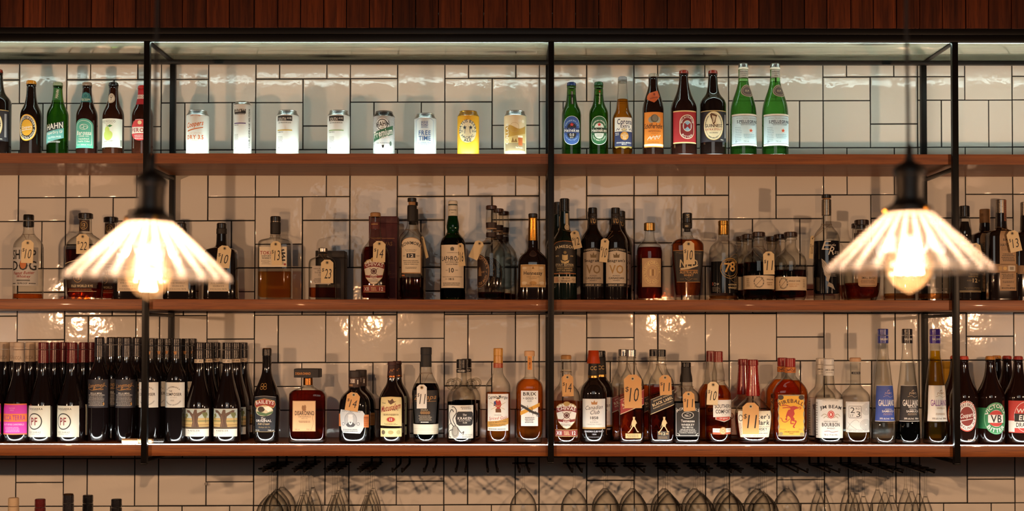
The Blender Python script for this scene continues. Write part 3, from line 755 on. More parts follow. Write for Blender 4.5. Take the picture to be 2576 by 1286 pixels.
def can(key, y0, hw, body, labels, slim=0, rim='canmetal', neckc=None):
    a = 14 if not slim else 9; lw = hw*.80
    B(key, 'up', body, '%g,%g %g,%g %g,%g %g,%g %g,%g 392,%g 396,%g' % (y0+2.5, lw, y0+5, lw+.6, y0+9, lw+2.6, y0+a, hw-.3, y0+a+4, hw, hw, hw-3.4),
      heel=.6, name='drink_can', parts=[('rim', rim, '%g,%g %g,%g %g,%g' % (y0, lw-.2, y0+1.2, lw+.5, y0+3, lw)),
      ] + ([('shoulder', neckc or 'canmetal', '%g,%g %g,%g %g,%g %g,%g' % (y0+2.6, lw+.25, y0+5, lw+.85, y0+9, lw+2.85, y0+a-.5, hw+.05))]), labels=labels)
OR = '#c8672c'
can('coopers_can', 283, 28.2, 'm#cfd2ce', [('label', 0, [Ar('FAMILY BREWED',0,318,20,2.6,90,70,OR), T('Coopers',-2,322,46,17,OR,'b',.35,10), Pg([(-22,336),(20,327),(20,329),(-22,339)],OR), T('LOW CARB MID',-1,343,32,2.8,'#c99a78'), T('DRY 3.5',-1,353,44,11,OR,'b'), T('UNFILTERED',-1,362,26,2.6,'#b9b2a6'), T('375mL',-3,376,12,3,'#b9b2a6')])], neckc='canmetal')
def south(key, y0, hw, colr, flav, slim=0):
    o = 0 if not slim else -22; w = hw*.72
    can(key, y0, hw, 'm#d0d3d0', [('label', -4, [Rr(-w,w,303+o*.98-(4 if not slim else 0),317+o-(5 if not slim else 2),K), T('SOUTH',-w*.3,307.5+o,w*1.05,8,W,'b'), T('AVE',w*.62,305.5+o,w*.55,4.5,W,'b'),
      T('SUBTLY SPARKLING HARD SELTZER',0,316.5+o,w*1.7,3,K,'b'), Rr(-w,w,334+(o and -18),336.6+(o and -18),colr), T(flav,-w*.55,340+(o and -18),w*.8,2.8,'#55554f','b'),
      Mi(-w,-w*.1,350+(o and -6),366+(o and -6),5,'#7c7c76',6,.35), T('250ML',-w*.8,379,8,3,K,'b'), T('4.0% ALC',w*.7,379,11,3,K,'b')] + ([T('YOUR AVERAGE SELTZER',w+10,330,100,5,K,'b',0,90)] if slim else []))], slim=slim)
south('south_slim', 261, 22.3, '#4b3a6a', 'GRAPE', 1); south('south_lemon', 283, 28, '#c0a03a', 'LEMON'); south('south_apple', 283, 28, '#8aa878', 'CRISP APPLE')
can('hahn_can', 285, 27, 'p#a9abac', [('label', 0, [El(-2,321,16.5,16.5,'#d9dbd8',36), Ring(-2,321,14.2,14.2,2,K), Pg([(-29,342),(28,322),(28,344),(-29,364)],'#2a5b3d'), Tb('HAHN',-1,319,34,12,K,.05,9), T('BREWERY',-1,329,10,2,K,'b',0,8),
  T('Premium',0,341,52,17,W,'b',.1,13), T('LIGHT',3,353,22,6,W,'b',0,11), T('FULL FLAVOURED',0,367,34,3,'#4a4c4c','b'), Pg([(-3,372),(3,372),(2,379),(-2,379)],K), El(20,368,3.2,6,'#4a5a50')])], rim='p#2b2b2b', neckc='p#2c2b2b')
can('free_time', 290, 27.6, 'm#c3cdd0', [('label', 0, [Ln([(-24,384),(-24,310),(-12,304),(0,302),(12,304),(24,310),(24,384)],.9,'#6f93b8'), T('BRIDGE',0,315,17,5,'#2a5490','b'), T('ROAD',0,321.5,17,6,'#2a5490','b'), T('BREWERS',0,327.5,17,3.6,'#2a5490','b'),
  T('FREE',0,341.5,31,11.5,'#3d6296','b'), T('TIME',0,355,31,11.5,'#3d6296','b'), T('ALCOHOL FREE',0,366.5,35,3,'#6f93b8','b'), T('PALE ALE',0,370.5,21,2.8,'#6f93b8','b'), Ring(-16,381,5,4,.6,'#6f93b8'), Ring(-5,383,6,4,.6,'#6f93b8'), Ring(8,381,6,5,.6,'#6f93b8'), Ring(18,383,5,4,.6,'#6f93b8')])])
can('hiatus', 284, 27.2, 'm#d8a41f', [('label', 0, [El(-1,337,23.5,29,'#e4ddba',40), Ar('HIATUS BEERS',-1,337,18.2,6.5,92,196,'#1f3a4a',ry=21.5), Ar('PACIFIC',-1,337,22.3,6.5,270,108,'#1f3a4a',ry=19,flip=True), T('ALE',-1,359.5,19,7.5,'#1f3a4a','b'),
  Ln([(-8,343),(-7,334),(-8,328)],1.2,'#1f3a4a'), Ln([(6,343),(5,334),(7,328)],1.2,'#1f3a4a'), St(-8,328,6,'#1f3a4a'), St(7,328,6,'#1f3a4a'), Mi(-19,-11,334,340,2,'#1f3a4a'), Mi(10,18,334,340,2,'#1f3a4a')])], rim='g#b8862a', neckc='p#9a7a22')
can('collab', 283, 28, 'm#dccba6', [('label', 0, [Pg([(-30,336)]+[(-30+6*k,326-5*math.sin(k*.7)) for k in range(11)]+[(30,336),(30,348),(-30,354)],'#b08a3a'), Pg([(-30,354),(30,342),(30,366),(-30,366)],'#c9b074'), Rr(-30,30,366,386,'#8a7a5c'),
  Ring(-2,327,12,12,.7,'#b09060'), Pg([(-10,365),(-6,352),(-2,365)],'#7c5c2a'), Pg([(-4,365),(2,355),(6,365)],'#7c5c2a'), Pg([(7,349),(20,349),(19,373),(8,373)],'#b5602c'), Rr(7,20,348,353,'#efe6d0'), T('COLLAB',-22,343,52,9,W,'b',0,90), T('SORA',12,311,9,5,W,'b'), El(21,312,4,4,'#efe6d0'), T('The Process',10,378,18,4,W,'b')])])
# right hand bottles of the upper shelf
HN = '223,10.6 226,11.3 240,11.9 252,13 262,15 270,18 277,21.5 284,23.6 292,24.2 396,24.2'
def heineken(key, c1, top, mid, low, cap, nk, y0):
    B(key, 'up', 'greenbeer', HN, parts=crown(cap, y0, 11.8, neck='greenbeer'), liq=('greenwater',240), labels=[
     ('neck_label', 1, nk),
     ('label', 0, [Pg([(22.5*math.cos(a*PI/12), 333-14-22.5*math.sin(a*PI/12)) for a in range(0,13)]+[(-22.5*math.cos(a*PI/12), 333+14+22.5*math.sin(a*PI/12)) for a in range(0,13)], '#cfd3cc'),
      Pg([(21.3*math.cos(a*PI/12), 333-14-21.3*math.sin(a*PI/12)) for a in range(0,13)]+[(-21.3*math.cos(a*PI/12), 333+14+21.3*math.sin(a*PI/12)) for a in range(0,13)], c1),
      Pg([(12*math.cos(a*PI/10), 326-12*math.sin(a*PI/10)) for a in range(0,11)], K if low == '0.0' else '#c9cec6'), Ar(top,0,325,15.2,3.6,90,150,'#9fb3cf' if low == '0.0' else W), St(0,318.5,6,'#c8342e'), Rr(-22,22,326,339,mid), T('Heineken',0,332.5,41,9,W,'b'),
      Pg([(12*math.cos(a*PI/10), 340+14*math.sin(a*PI/10)) for a in range(0,11)], K if low == '0.0' else '#c9cec6'), Ar('PURE MALT LAGER' if low != '0.0' else 'PURE MALT QUALITY',0,341,18.6,3.6,270,150,'#8fa6cc' if low == '0.0' else W,flip=True)] + ([T('0.0',0,344,11,7,W,'b'), Mi(-5,5,349,353,2,W)] if low == '0.0' else [Mi(-8,8,342,350,4,'#8a8f88')]))])
heineken('heineken_zero', '#2f4f8e', 'HEINEKEN 0.0', '#1c2c5c', '0.0', 'p#22366a', [Pg([(-3,232),(3,232),(3.2,266),(-3.2,266)],K), T('Heineken',0,257,16,3,W,'b',0,90), T('0.0',0,237,7,4,W,'b',0,90)], 208)
heineken('heineken', '#1f5a34', 'HEINEKEN ORIGINAL', '#11301d', 'x', 'p#2a5a3a', [St(1,233,3,'#c8342e'), T('Heineken',0,251,28,4,W,'b',0,88)], 207)
B('corona', 'up', 'clear', '206,10.8 209,11.4 226,12 246,13.8 262,15 276,16.6 284,19.6 291,23 299,25.4 307,26 396,26', parts=crown('p#8d9298', 193.5, 11.6, neck='clear'), liq=('beer',251), labels=[
 ('label', 2, [Rr(-26,24,300,336,W), T('Corona',2,311,40,14,'#1d2440','b'), T('Extra',3,322,24,8.5,'#1d2440','b'), Pg([(-6,334),(-7,328),(-3,331),(0,326),(3,331),(7,328),(6,334)],'#c7b482'), Ring(0,331,6,4,.7,'#1d2440'), Bz([(-21,334),(-17,328),(-14,332),(-11,328)],1.4,'#1d2440'), Bz([(12,328),(15,332),(18,328),(21,334)],1.4,'#1d2440'),
  Pg([(-26,336),(24,336),(24,373),(-26,373)],'#232c50'), El(1,347,10.5,10.5,'#c98f3a'), T('LA',1,341,5,3.2,W,'b'), T('CERVEZA',1,345.4,16,3.2,W,'b'), T('MAS',1,349.6,8,3.2,W,'b'), T('FINA',1,353.8,8,3,W,'b'), Mi(-23,-12,338,346,2,W), T('CERVECERIA MODELO',0,364,40,3.2,W,'b'), T('MEXICO',0,368,12,2.6,W,'b'), Pg([(-26,373),(24,373),(20,378),(10,375),(0,379),(-10,375),(-20,378)],'#8f7a3a')])])
B('schofferhofer', 'up', 'd#1c0d08', '200,11 203,11.4 214,11.6 226,14 240,18.4 254,22.6 268,25.8 280,27 396,27', parts=crown('p#9a9486', 186, 12), labels=[
 ('neck_label', 0, [Pg([(-19,245),(-15,238),(14,231),(17,246),(0,263),(-17,254)],'#c8602a'), T('Schofferhofer',0,250,20,4,'#4a2014','b',0,12), El(1,241,2.6,3.6,'#8a3a1c')]),
 ('label', 0, [Rr(-28,28,287,375,'#d9812e'), El(-7,306,8,8,'#8c8478'), El(9,306,8,8,'#a89c86'), El(1,303,10,10,'#5c5648'), El(2,302,7,8,'#7c7464'), T('Schöfferhofer',-1,322,51,13,'#241510','b'), T('HEFEWEIZEN',1,335,32,3.6,'#7a3c14','b'), T('NATURTRUB',1,340.5,16,2.2,'#7a3c14'),
  Bz([(-18,357),(-10,348),(-8,356),(-2,347),(2,356),(6,346),(10,354),(16,344)],1.2,W), Bz([(-16,353),(0,350),(18,346)],1,W), Mi(-18,18,361,366,2,'#8e4b1c',8), Rr(-28,28,367,372.5,'#eedcb4')])])
B('melbourne', 'up', 'd#1d0c08', '192,10.6 196,11.2 208,12.2 222,14.8 236,18.8 250,24.6 260,29.4 270,32.2 278,33 396,33', parts=crown('p#7e2a1a', 177.5, 12), labels=[
 ('label', 0, [Rr(-34,34,284,366,'#a2252b'), Rr(-34,34,284,287,'#e0c28a'), Rr(-34,34,363,366,'#e0c28a'), Pg([(5+19.5*math.cos(a*PI/12), 325-11-19.5*math.sin(a*PI/12)) for a in range(13)]+[(5-19.5*math.cos(a*PI/12), 325+11+19.5*math.sin(a*PI/12)) for a in range(13)],'#eadfc6'),
  Pg([(5+17.6*math.cos(a*PI/12), 325-11-17.6*math.sin(a*PI/12)) for a in range(13)]+[(5-17.6*math.cos(a*PI/12), 325+11+17.6*math.sin(a*PI/12)) for a in range(13)],'#7e2226'),
  Ar('MELBOURNE',5,315,12.4,4.4,90,185,W), Ar('BITTER',5,336,16.6,4.6,270,120,W,flip=True), El(5,323,11.5,14,'#eadfc6'), El(5,323,10.2,12.6,'#8fb7cf'), T('M',5,323,17,14,'#8c1f26','b')])])
GN = '193,10.8 197,11.6 215,12.8 230,15.4 236,17.2 243,21.5 250,27.4 257,31.4 265,33 396,33'
B('guinness', 'up', 'd#120a08', GN, parts=crown('p#7e2a1a', 177.5, 12), labels=[
 ('label', -3, [Rr(-40,44,285,362,'#23232b'), Rr(-40,44,283.6,285.4,'#c9b47a'), El(0,322,26.6,36.4,'#b99a4a',40), El(0,322,25.6,35.2,'#e3dab8',40), Ring(0,322,21.5,31,.6,K),
  Pg([(-9,293),(-5,290),(9,296),(6,302),(4,314),(-1,320),(-5,306),(-8,300)],'#5a3a1c'), Pg([(-4,296),(5,299),(2,312),(-1,315)],'#e3dab8'), Ln([(-1,296),(0,312)],.6,'#5a3a1c'), Ln([(2,298),(1,312)],.6,'#5a3a1c'), T('GUINNESS',0,322,45,8,K,'b'), T('EXTRA STOUT',0,331.5,42,4.8,'#b0543a','b'),
  T('THE ORIGINAL',0,340,22,2.4,K,'b'), Ar('DARK AND LIVELY',0,322,23,3,270,70,K,ry=33,flip=True), Ar('THE ORIGINAL',0,322,19.5,3,150,50,K,ry=28), Ar('EXTRA STOUT',0,322,19.5,3,30,50,K,ry=28), Rr(31,37,293,352,'#8f8f92'), T('750mL',22,357,9,3,W,'b')])])
B('pellegrino', 'up', 'green', '172,11 176,12.2 196,12.4 208,13.4 222,16.6 236,21.2 252,26.6 268,30.6 284,32.6 298,33.1 396,33.1', liq=('greenwater',206), parts=[('screw_cap','g#a8a8a6','160,10.5 162,11.8 171,12.6'), ('seal','#d9dccf','170.6,12.8 176,12.9')], labels=[
 ('neck_label', 0, [Rr(-13,13,177,197,'#a7a9a0'), T('SAN PELLEGRINO',0,182,22,3,'#3a3c44','b'), T('ACQUA MINERALE',0,187.5,22,2.6,'#3a3c44'), T('1899',0,192.5,9,2.6,'#3a3c44')]),
 ('shoulder_label', 8, [El(0,232,17.5,16,'#b7a78e',20), El(0,232,16,14.4,'#5b504a',20), Ring(0,232,13,11.6,.7,'#cbb898'), T('S.P.',0,232,13,5,'#cbb898','b',.2)]),
 ('label', 0, [Rr(-40,40,294,371,'#bcd3da'), Rr(-40,40,292,296.5,W), Rr(-40,40,296.6,297.6,'#2c3c5a'), Rr(-40,40,367,371.5,W), Rr(-40,40,366.2,367,'#2c3c5a'), T('BOTTLED AT THE SOURCE SAN PELLEGRINO',4,303,54,2.6,'#4d6374'), T('S.PELLEGRINO',8,311.5,60,7.6,'#1f2c44','b'),
  Mi(-18,34,315.5,321,2,'#4d6374',11), St(14,334,8,'#e8e2d8'), St(14,334,6.2,'#c8502e'), Mi(-28,-10,324,362,9,'#7e98a8',12,.3), Mi(-6,28,342,354,3,'#8fb4c2',13,.5), T('750 mL',2,361,14,3,'#4d6374'), Ring(-24,361,2.4,2.4,.7,'#2c3c5a')])])
# ---------------------------------------------------------------- middle shelf
GD = '#b98d45'
B('sheepdog', 'mid', 'clear', '573,12.4 580,12.6 587,13.4 594,17.4 602,25 611,32.4 620,36 630,37 756,37', liq=('whisky',742,3), parts=[('screw_cap','p#17130f','541.5,12.5 545,13.2 556,13.2'), ('cap_skirt','p#17130f','558,13.4 572.6,13.4')], labels=[
 ('label', 0, [Rr(-38,38,626,722,'#b9b8b4'), T('SHEEP',-1,644,66,24,K,'b'), T('DOG',0,672,66,24,K,'b'), El(0,668,8,12,'#b86a2c'), T('Peanut Butter',0,690,56,8,'#8c2f28','b',.3,2), T('Whiskey',0,700,36,9,'#8c2f28','b',.3), Rr(-17,17,707,711,'#6c6b68'), T('70 PROOF',-2,716.5,26,5,K,'b'), Mi(-34,-18,714,719,1,K), Mi(14,34,714,719,1,K)])])
B('oldworld', 'mid', 'clear', '552,15 560,15.2 584,15.4 590,18 596,26 603,36 612,43.5 622,47.6 632,48.8 700,47 740,44 756,43', liq=('darkwhisky',630,7), n=2.6, dr=.7, parts=[('stopper','p#1d130d','538,17 540,18.6 552,18.6')], labels=[
 ('neck_label', 0, [Rr(-15.6,15.6,555,584,'#2f1b12'), Ring(0,569.5,9.6,10.5,.9,'#c7a766'), T('12',0,568,9,8,'#c7a766','b'), Mi(-5,5,574,577,1,'#c7a766')]),
 ('label', 0, [Pg([(-46,668)]+[(-46+92*k/12, 668-9*math.sin(k*PI/12)) for k in range(13)]+[(46,668),(42,720),(-42,720)],'#2b1a12'), Ln([(-46+92*k/12, 667-9*math.sin(k*PI/12)) for k in range(13)],1.6,'#d9c9a0'), T('WHISTLEPIG',0,684,76,11,'#d9c9a0','b'),
  Ring(-8,703,11,11,1.2,'#b08a50'), T('12',-8,703,9,8,'#b08a50','b'), Rr(-38,40,714,728,'#2b1a12'), T('OLD WORLD RYE',2,722.5,56,6,'#d9c9a0','b'), Mi(-34,36,729,735,2,'#8e7048'), Ln([(-38,736),(40,736)],.8,'#d9c9a0')])])
B('ryesquare', 'mid', 'd#17100c', '588,12.6 606,13 618,14.4 624,20 627,29 631,36.5 640,39.5 700,40.5 756,41.4', n=5, dr=.8, parts=[('cap','p#17110e','562,11 564,12.2 576,12.3'), ('neck_foil','m#1e1814','576,12.9 590,13.1')], labels=[
 ('label', 0, [Rr(-26,26,701,736,'#d8c9b0'), T('STRAIGHT RYE',0,708,32,3.4,K), T('RYE WHISKEY',0,715,36,4,K), T('SOLERA RYE',0,722.5,28,3.8,K), T('47.5% ALC/VOL 700 ML',0,730,42,3,K), Ln([(-25,702),(25,702),(25,735),(-25,735),(-25,702)],.6,'#8b7c66')])])
B('toki', 'mid', 'clear', '589,12.4 595,13 600,17 603,27 606,36 611,40.4 618,41.7 756,41.7', n=6, dr=.62, liq=('amber',685,7), heel=3, parts=[('stopper','p#1a1512','545,12 547,13.3 557,13.3'),('cap_ring','g#8f8478','557,13.1 560.6,13.1'),('neck_foil','m#17120f','560.6,13 589.5,12.9')], labels=[
 ('label', 0, [Rr(-36,33,623,674,'#ddd2bb'), T('TOKI',-20,638.5,28,9,'#9c3a30','b'), T('SUNTORY',-18,646.5,24,4.6,K,'b'), T('WHISKY',-18,652,23,4.6,K,'b'), Mi(-31,-8,656,668,4,'#8b7f6c'), T('季',20,648,20,38,K,'b'), Rr(26,31,665,670,'#9c3a30')])])
B('nikka', 'mid', 'clear', '638,10.6 642,11.2 645,13 648,18 651,25 655,30.6 661,33.2 668,33.8 756,33.8', n=6, dr=.75, liq=('whisky',725,7), heel=3, parts=[('screw_cap','g#c9c4ba','624.6,10.6 626,11.6 635,11.6'),('neck_ring','clear','636,12 638.6,12.2')], labels=[
 ('label', 0, [Rr(-23,23,671,717,'#b7ada0'), T('NIKKA WHISKY',0,678,38,3.4,K), T('FROM',-4,683,12,3.2,K), T('THE BARREL',-3,688,28,3.4,K), T('51.4%',0,694,14,3,K), Mi(-20,20,702,714,4,'#5a544c',5)])])
SHD = lambda u,y,a,b,c: Pg([(u-a,y-b*.7),(u-a*.55,y-b*.92),(u,y-b),(u+a*.55,y-b*.92),(u+a,y-b*.7),(u+a*1.02,y-b*.2),(u+a*.82,y+b*.45),(u+a*.3,y+b*.9),(u,y+b),(u-a*.3,y+b*.9),(u-a*.82,y+b*.45),(u-a*1.02,y-b*.2)],c)
def chivas(key, row, o, liqc, yl, cap):
    B(key, row, 'clear', ' '.join('%g,%g' % (y+o, w) for y, w in ((547,12.6),(578,13.2),(590,14.4),(602,16),(612,20.4),(620,27),(630,33),(642,35.6),(756,35.8))), liq=(liqc, yl, 6), parts=[
     ('stopper', cap, '%g,11.5 %g,13.2 %g,13.2' % (535+o, 537+o, 546+o))], labels=[
     ('neck_label', 0, [Rr(-13.8,13.8,560+o,577+o,'#5a1f1a'), Mi(-10,10,563+o,567+o,1,'#c7a35c')] if o == 0 else [Rr(-13.8,13.8,572+o,574+o,'#b9a684')]),
     ('label', 0, [SHD(0,686+o,27,33,'#b79b66'), SHD(0,686+o,25.6,31.4,'#d9d2c4'), El(0,656+o,8,6,'#a38246'), Ring(-16,661+o,6,5,1.4,'#a38246'), Ring(16,661+o,6,5,1.4,'#a38246'),
      Pg([(-29,668+o),(-15,664+o),(0,662.5+o),(15,664+o),(29,668+o),(27,679+o),(14,675+o),(0,673.5+o),(-14,675+o),(-27,679+o)],'#7c2520'), Ar('CHIVAS',0,762+o,90.5,8.2,90,29,W), Ln([(-11,677+o),(11,696+o)],1.1,'#5a2018'), Ln([(11,677+o),(-11,696+o)],1.1,'#5a2018'), Ring(0,685+o,7.5,7.5,2,'#4a1a16'), El(0,685+o,4,4,'#4a1a16'),
      Pg([(-23,694+o),(0,697+o),(23,694+o),(22,700+o),(0,703+o),(-22,700+o)],'#7c2520'), T('REGAL',0,700+o,17,4.2,W,'b'), Mi(-14,14,705+o,712+o,2,'#6e675c')]),
     ('lower_label', 0, [Rr(-31,31,721+o,737+o,'#7e2a22'), Rr(-31,31,720.4+o,721.4+o,'#c9a86a'), Rr(-31,31,736.4+o,737.4+o,'#c9a86a'), T('XII',-20,729+o,14,9,W,'b'), T('12',19,729+o,10,9,W,'b'), Mi(-7,7,724+o,734+o,3,'#d9b98a')])])
chivas('chivas_dark', 'mid', 0, 'darkwhisky', 622, '#a37a4e'); chivas('chivas_amber', 'low', 359, 'rum', 1010, '#a8763c')
B('bowmore', 'mid', 'clear', '556,11.6 566,12.6 574,15 581,19 587,24.6 593,29.6 600,32 609,32.6 756,32', liq=('darkwhisky',700,7), parts=[('cap','p#15110f','498,10.6 499.4,11.6 508,11.6'),('cork','#9d7448','508,8.8 517,8.8'),('neck_foil','m#181412','516.6,11.4 522,12 557,12.2')], labels=[
 ('label', 0, [Pg([(-27,689),(27,689)]+[(27*math.cos(a*PI/14),617-17*math.sin(a*PI/14)) for a in range(15)],'#c4874a'), Pg([(-26,688),(26,688)]+[(26*math.cos(a*PI/14),617-16*math.sin(a*PI/14)) for a in range(15)],'#dfd2b8'), Ar('BOWMORE',0,662,44,8.6,90,64,K), T('ISLAY SINGLE MALT',0,631,30,2.8,K), T('SCOTCH WHISKY',0,635,24,2.8,K), Rr(-11,11,640,651,K), T('12',0,645.5,13,8,W,'b'),
  T('AGED',-18,646,8,3,'#5a544c'), T('YEARS',18,646,9,3,'#5a544c'), Mi(-22,22,656,664,2,'#6e675c',3), T('TWELVE YEARS OLD',0,667,36,3.4,K), Mi(-15,15,673,679,2,'#6e675c',4), Rr(-27,27,691,699,K), Rr(-25,-16,693,697,'#b9703a')])])
B('laphroaig', 'mid', 'laph', '543,12 551,13 562,15.4 573,16 582,14.6 588,16.4 594,21.4 602,27.4 612,31 622,32 756,32', parts=[('screw_cap','#d9d4c6','505,10.8 507,12 514,12.2'),('cap_band','p#22382c','514.4,12.0 517,12.0'),('neck_foil','#d6d1c3','517,12.4 543.6,13')], liq=('violet',600,6), labels=[
 ('neck_label', 0, [T('ESTABLISHED',0,529,20,2.6,K,'b'), T('1815',0,536,7,2.4,K)], 2),
 ('label', 0, [Rr(-34,34,618,726,'#ddd0ba'), Pg([(-4,633),(-5,626),(0,623),(5,626),(4,633)],'#5f5a50'), T('BY APPOINTMENT TO HRH',0,638,26,2.2,K), T('LAPHROAIG',0,652.5,60,12,K,'b'), T('ISLAY SINGLE MALT',0,661.5,38,3.6,K,'b'), T('SCOTCH WHISKY',0,667,30,3.6,K,'b'), T('10',-2,682,12,12,K,'b'), T('AGED',-14,682,6,2.4,K), T('YEARS',11,682,7,2.4,K),
  T('The most richly flavoured of all Scotch whiskies',0,698.5,54,3,'#4e483f','n',.2), T('1815',-2,704,13,5.4,K,'b'), T('ESTD',-15,704,6,2.2,K), Mi(-26,26,712,721,2,'#5f594f')])])
B('michters', 'mid', 'clear', '580,12.4 597,12.8 603,15.6 610,21.4 618,27.6 628,32.6 640,34.8 756,35', liq=('darkwhisky',736,6), parts=[('stopper','p#3c1f14','517,13 518.6,14.2 527,14.2'),('neck_glass','clear','527,12.6 534,13 560,14.6'),('neck_band','#2c1a16','560,14.2 574,13.4'),('neck_strap','#b3967a','574,13.2 577,13.2'),('lower_band','#2a1814','585,13.4 597,13.4')], labels=[
 ('label', -34, [El(0,684,31,42,'#2a1712',40), Ring(0,684,29,40,1.2,'#a3805a'), Ar("MICHTER'S",0,684,22,7.5,60,100,'#a3805a',ry=30), T('US*1',15,686,16,5,'#a3805a','b'), Ar('SOUR MASH',0,684,26,6,300,80,'#a3805a',ry=36,flip=True), Pg([(-6,696),(-4,678),(2,672),(6,680),(8,696)],'#8a6a4a')])])
B('hennessy', 'mid', 'd#1a0f0c', '606,12.6 622,12.8 630,15.4 637,22 645,30.4 654,35.6 664,37.2 680,37.4 756,39', n=2.5, dr=.75, parts=[('stopper','p#17120f','537,10.8 538.4,11.8 547,11.8'),('neck_foil','g#b57f33','547,11 550,11.4 552,10.8 606,12.2'),('neck_glass','clear','606,12.2 624,13')], labels=[
 ('medallion', 0, [El(0,639,9,8.6,'#2a1a16'), Ring(0,639,8,7.6,1,'#46302a')]),
 ('label', 0, [Rr(-33,33,667,724,'#d6b98a'), Ln([(-30,670),(30,670),(30,721),(-30,721),(-30,670)],3,'#b98f50'), El(-22,676,6,3,'#ead9b8'), El(22,676,6,3,'#ead9b8'), El(-22,713,7,3.4,'#ead9b8'), El(22,713,7,3.4,'#ead9b8'), El(0,714,9,5,'#b98f50'), Pg([(-3,678),(0,671),(3,678)],'#8e6a34'), T('Hennessy',0,690,47,12,'#2b1d16','b'), T('VERY SPECIAL',0,698,34,2.8,'#8e6a44'), T('COGNAC',0,702,20,3,'#8e6a44'), T('PRODUCT OF FRANCE',0,718,34,2.6,'#2b1d16')])])
B('jameson', 'mid', 'd#0f1a14', '532,12 560,13 574,14 582,16.6 590,21.4 598,26.6 606,30 616,31.4 756,31.6', parts=[('screw_cap','p#15120f','499,10.8 500.6,12.2 531,12.4')], labels=[
 ('neck_label', 6, [Rr(-4,4,537,572,'#cfbf9f'), El(0,572,6.4,8,'#cfbf9f'), Ring(0,572,4.4,4.6,.8,'#8e8064'), T('JOHN JAMESON',0,552,22,2.6,K,'n',0,90)]),
 ('label', 0, [Pg([(-33,690),(33,690),(33,620)]+[(33*math.cos(a*PI/14),620-12*math.sin(a*PI/14)) for a in range(1,14)]+[(-33,620)],'#1c1713'), Ln([(33*math.cos(a*PI/14),620-12*math.sin(a*PI/14)) for a in range(15)],1.4,'#b8733c'), Ar('JAMESON',0,720,92,10,90,33,'#d9c9a2'), Pg([(-7,642),(-2,644),(0,643),(2,644),(7,642),(7,655),(0,658),(-7,655)],'#cdb57e'), El(0,637,4,3.6,'#8a7446'), Pg([(-11,656),(0,660),(11,656),(9,663),(0,665),(-9,663)],'#cdb57e'), T('ESTD',-20,646,10,3.6,'#cdb57e','b'), T('1780',18,646,9,3.6,'#cdb57e','b'),
  T('STOUT EDITION',-1,668,48,6,'#d9c9a2','b'), Ln([(-24,673),(24,673)],.7,'#cdb57e'), T('WHISKEY FINISHED IN',-1,677,40,3.2,'#cdb57e','b'), T('CRAFT BEER BARRELS',-1,682,42,3.6,'#cdb57e','b'), T('PRODUCT OF IRELAND',-1,687,28,2.2,'#cdb57e'), Rr(-33,33,689,691,'#b8733c')]),
 ('lower_label', 0, [Rr(-33,33,697,713,'#cdb896'), T('IRISH',2,702,18,4.6,K,'b'), T('WHISKEY',2,708.5,24,4.6,K,'b'), Mi(-30,-16,699,711,4,'#a04a34'), Bz([(18,707),(22,702),(24,708),(29,703)],.7,K)])])
def vo(key, lc, dark):
    B(key, 'mid', 'd#150f0d', '545,11.4 560,11.8 570,12.6 578,15 586,20 594,25.2 602,28.6 612,30.2 756,30.2', parts=[('screw_cap','p#16120f','522,10.4 523.6,11.4 537,11.6'),('neck_foil','m#1b1613','537,11.4 548,11.4 569,11.8')], labels=[
     ('neck_label', 0, [Rr(-12,12,546,568,'#1b1613'), T('VO',0,556,15,13,'#c9a468','b'), Rr(-12,12,564,568,'#b9803f')], 1),
     ('label', 0, [Rr(-29,29,632,722,lc), Pg([(-29,629),(0,624),(29,629),(29,637),(0,632),(-29,637)],K), Ar("CANADA'S FINEST",0,800,169,3.6,90,17,'#cfc2a6'), Pg([(-7,650),(-8,640),(-3,644),(0,636),(3,644),(8,640),(7,650)],'#6b5a3a'), T("Seagram's",0,658,48,10,K,'b'), T('VO',0,679,36,22,'#77603a' if dark else '#a8874c','b'), T('BLENDED',0,695,18,2.8,K), T('CANADIAN',0,701,40,5,K,'b'), T('WHISKY',0,707,18,2.8,K), Rr(-29,29,714,723,K), T('SINCE 1857',0,718.5,42,4,'#cfc2a6','b')])])
vo('vo_grey', '#a99b88', True); vo('vo_light', '#c9bfad', False)
B('corowa', 'mid', 'clear', '580,12 596,12.6 603,14.6 609,20 616,26.6 625,31 636,32.4 756,32.4', liq=('darkwhisky',622,6), parts=[('stopper','g#c09a5a','560,13 561.6,14 580,14')], labels=[
 ('label', 4, [Rr(-27,27,651,723,'#c4a57e'), Ring(0,687,25,31,1,'#e2c88e'), Ring(0,687,15,18,1,'#e2c88e'), Ar('COROWA',0,687,16.5,6.5,60,130,'#e8d49a',ry=21), Ar('DISTILLING CO.',0,687,22.5,6.5,215,200,'#e8d49a',ry=27.5,flip=True), Rr(-7,-3,679,695,'#e2c88e'), Rr(-1,3,679,695,'#8e6b3c'), Rr(5,7,679,695,'#e2c88e')])])
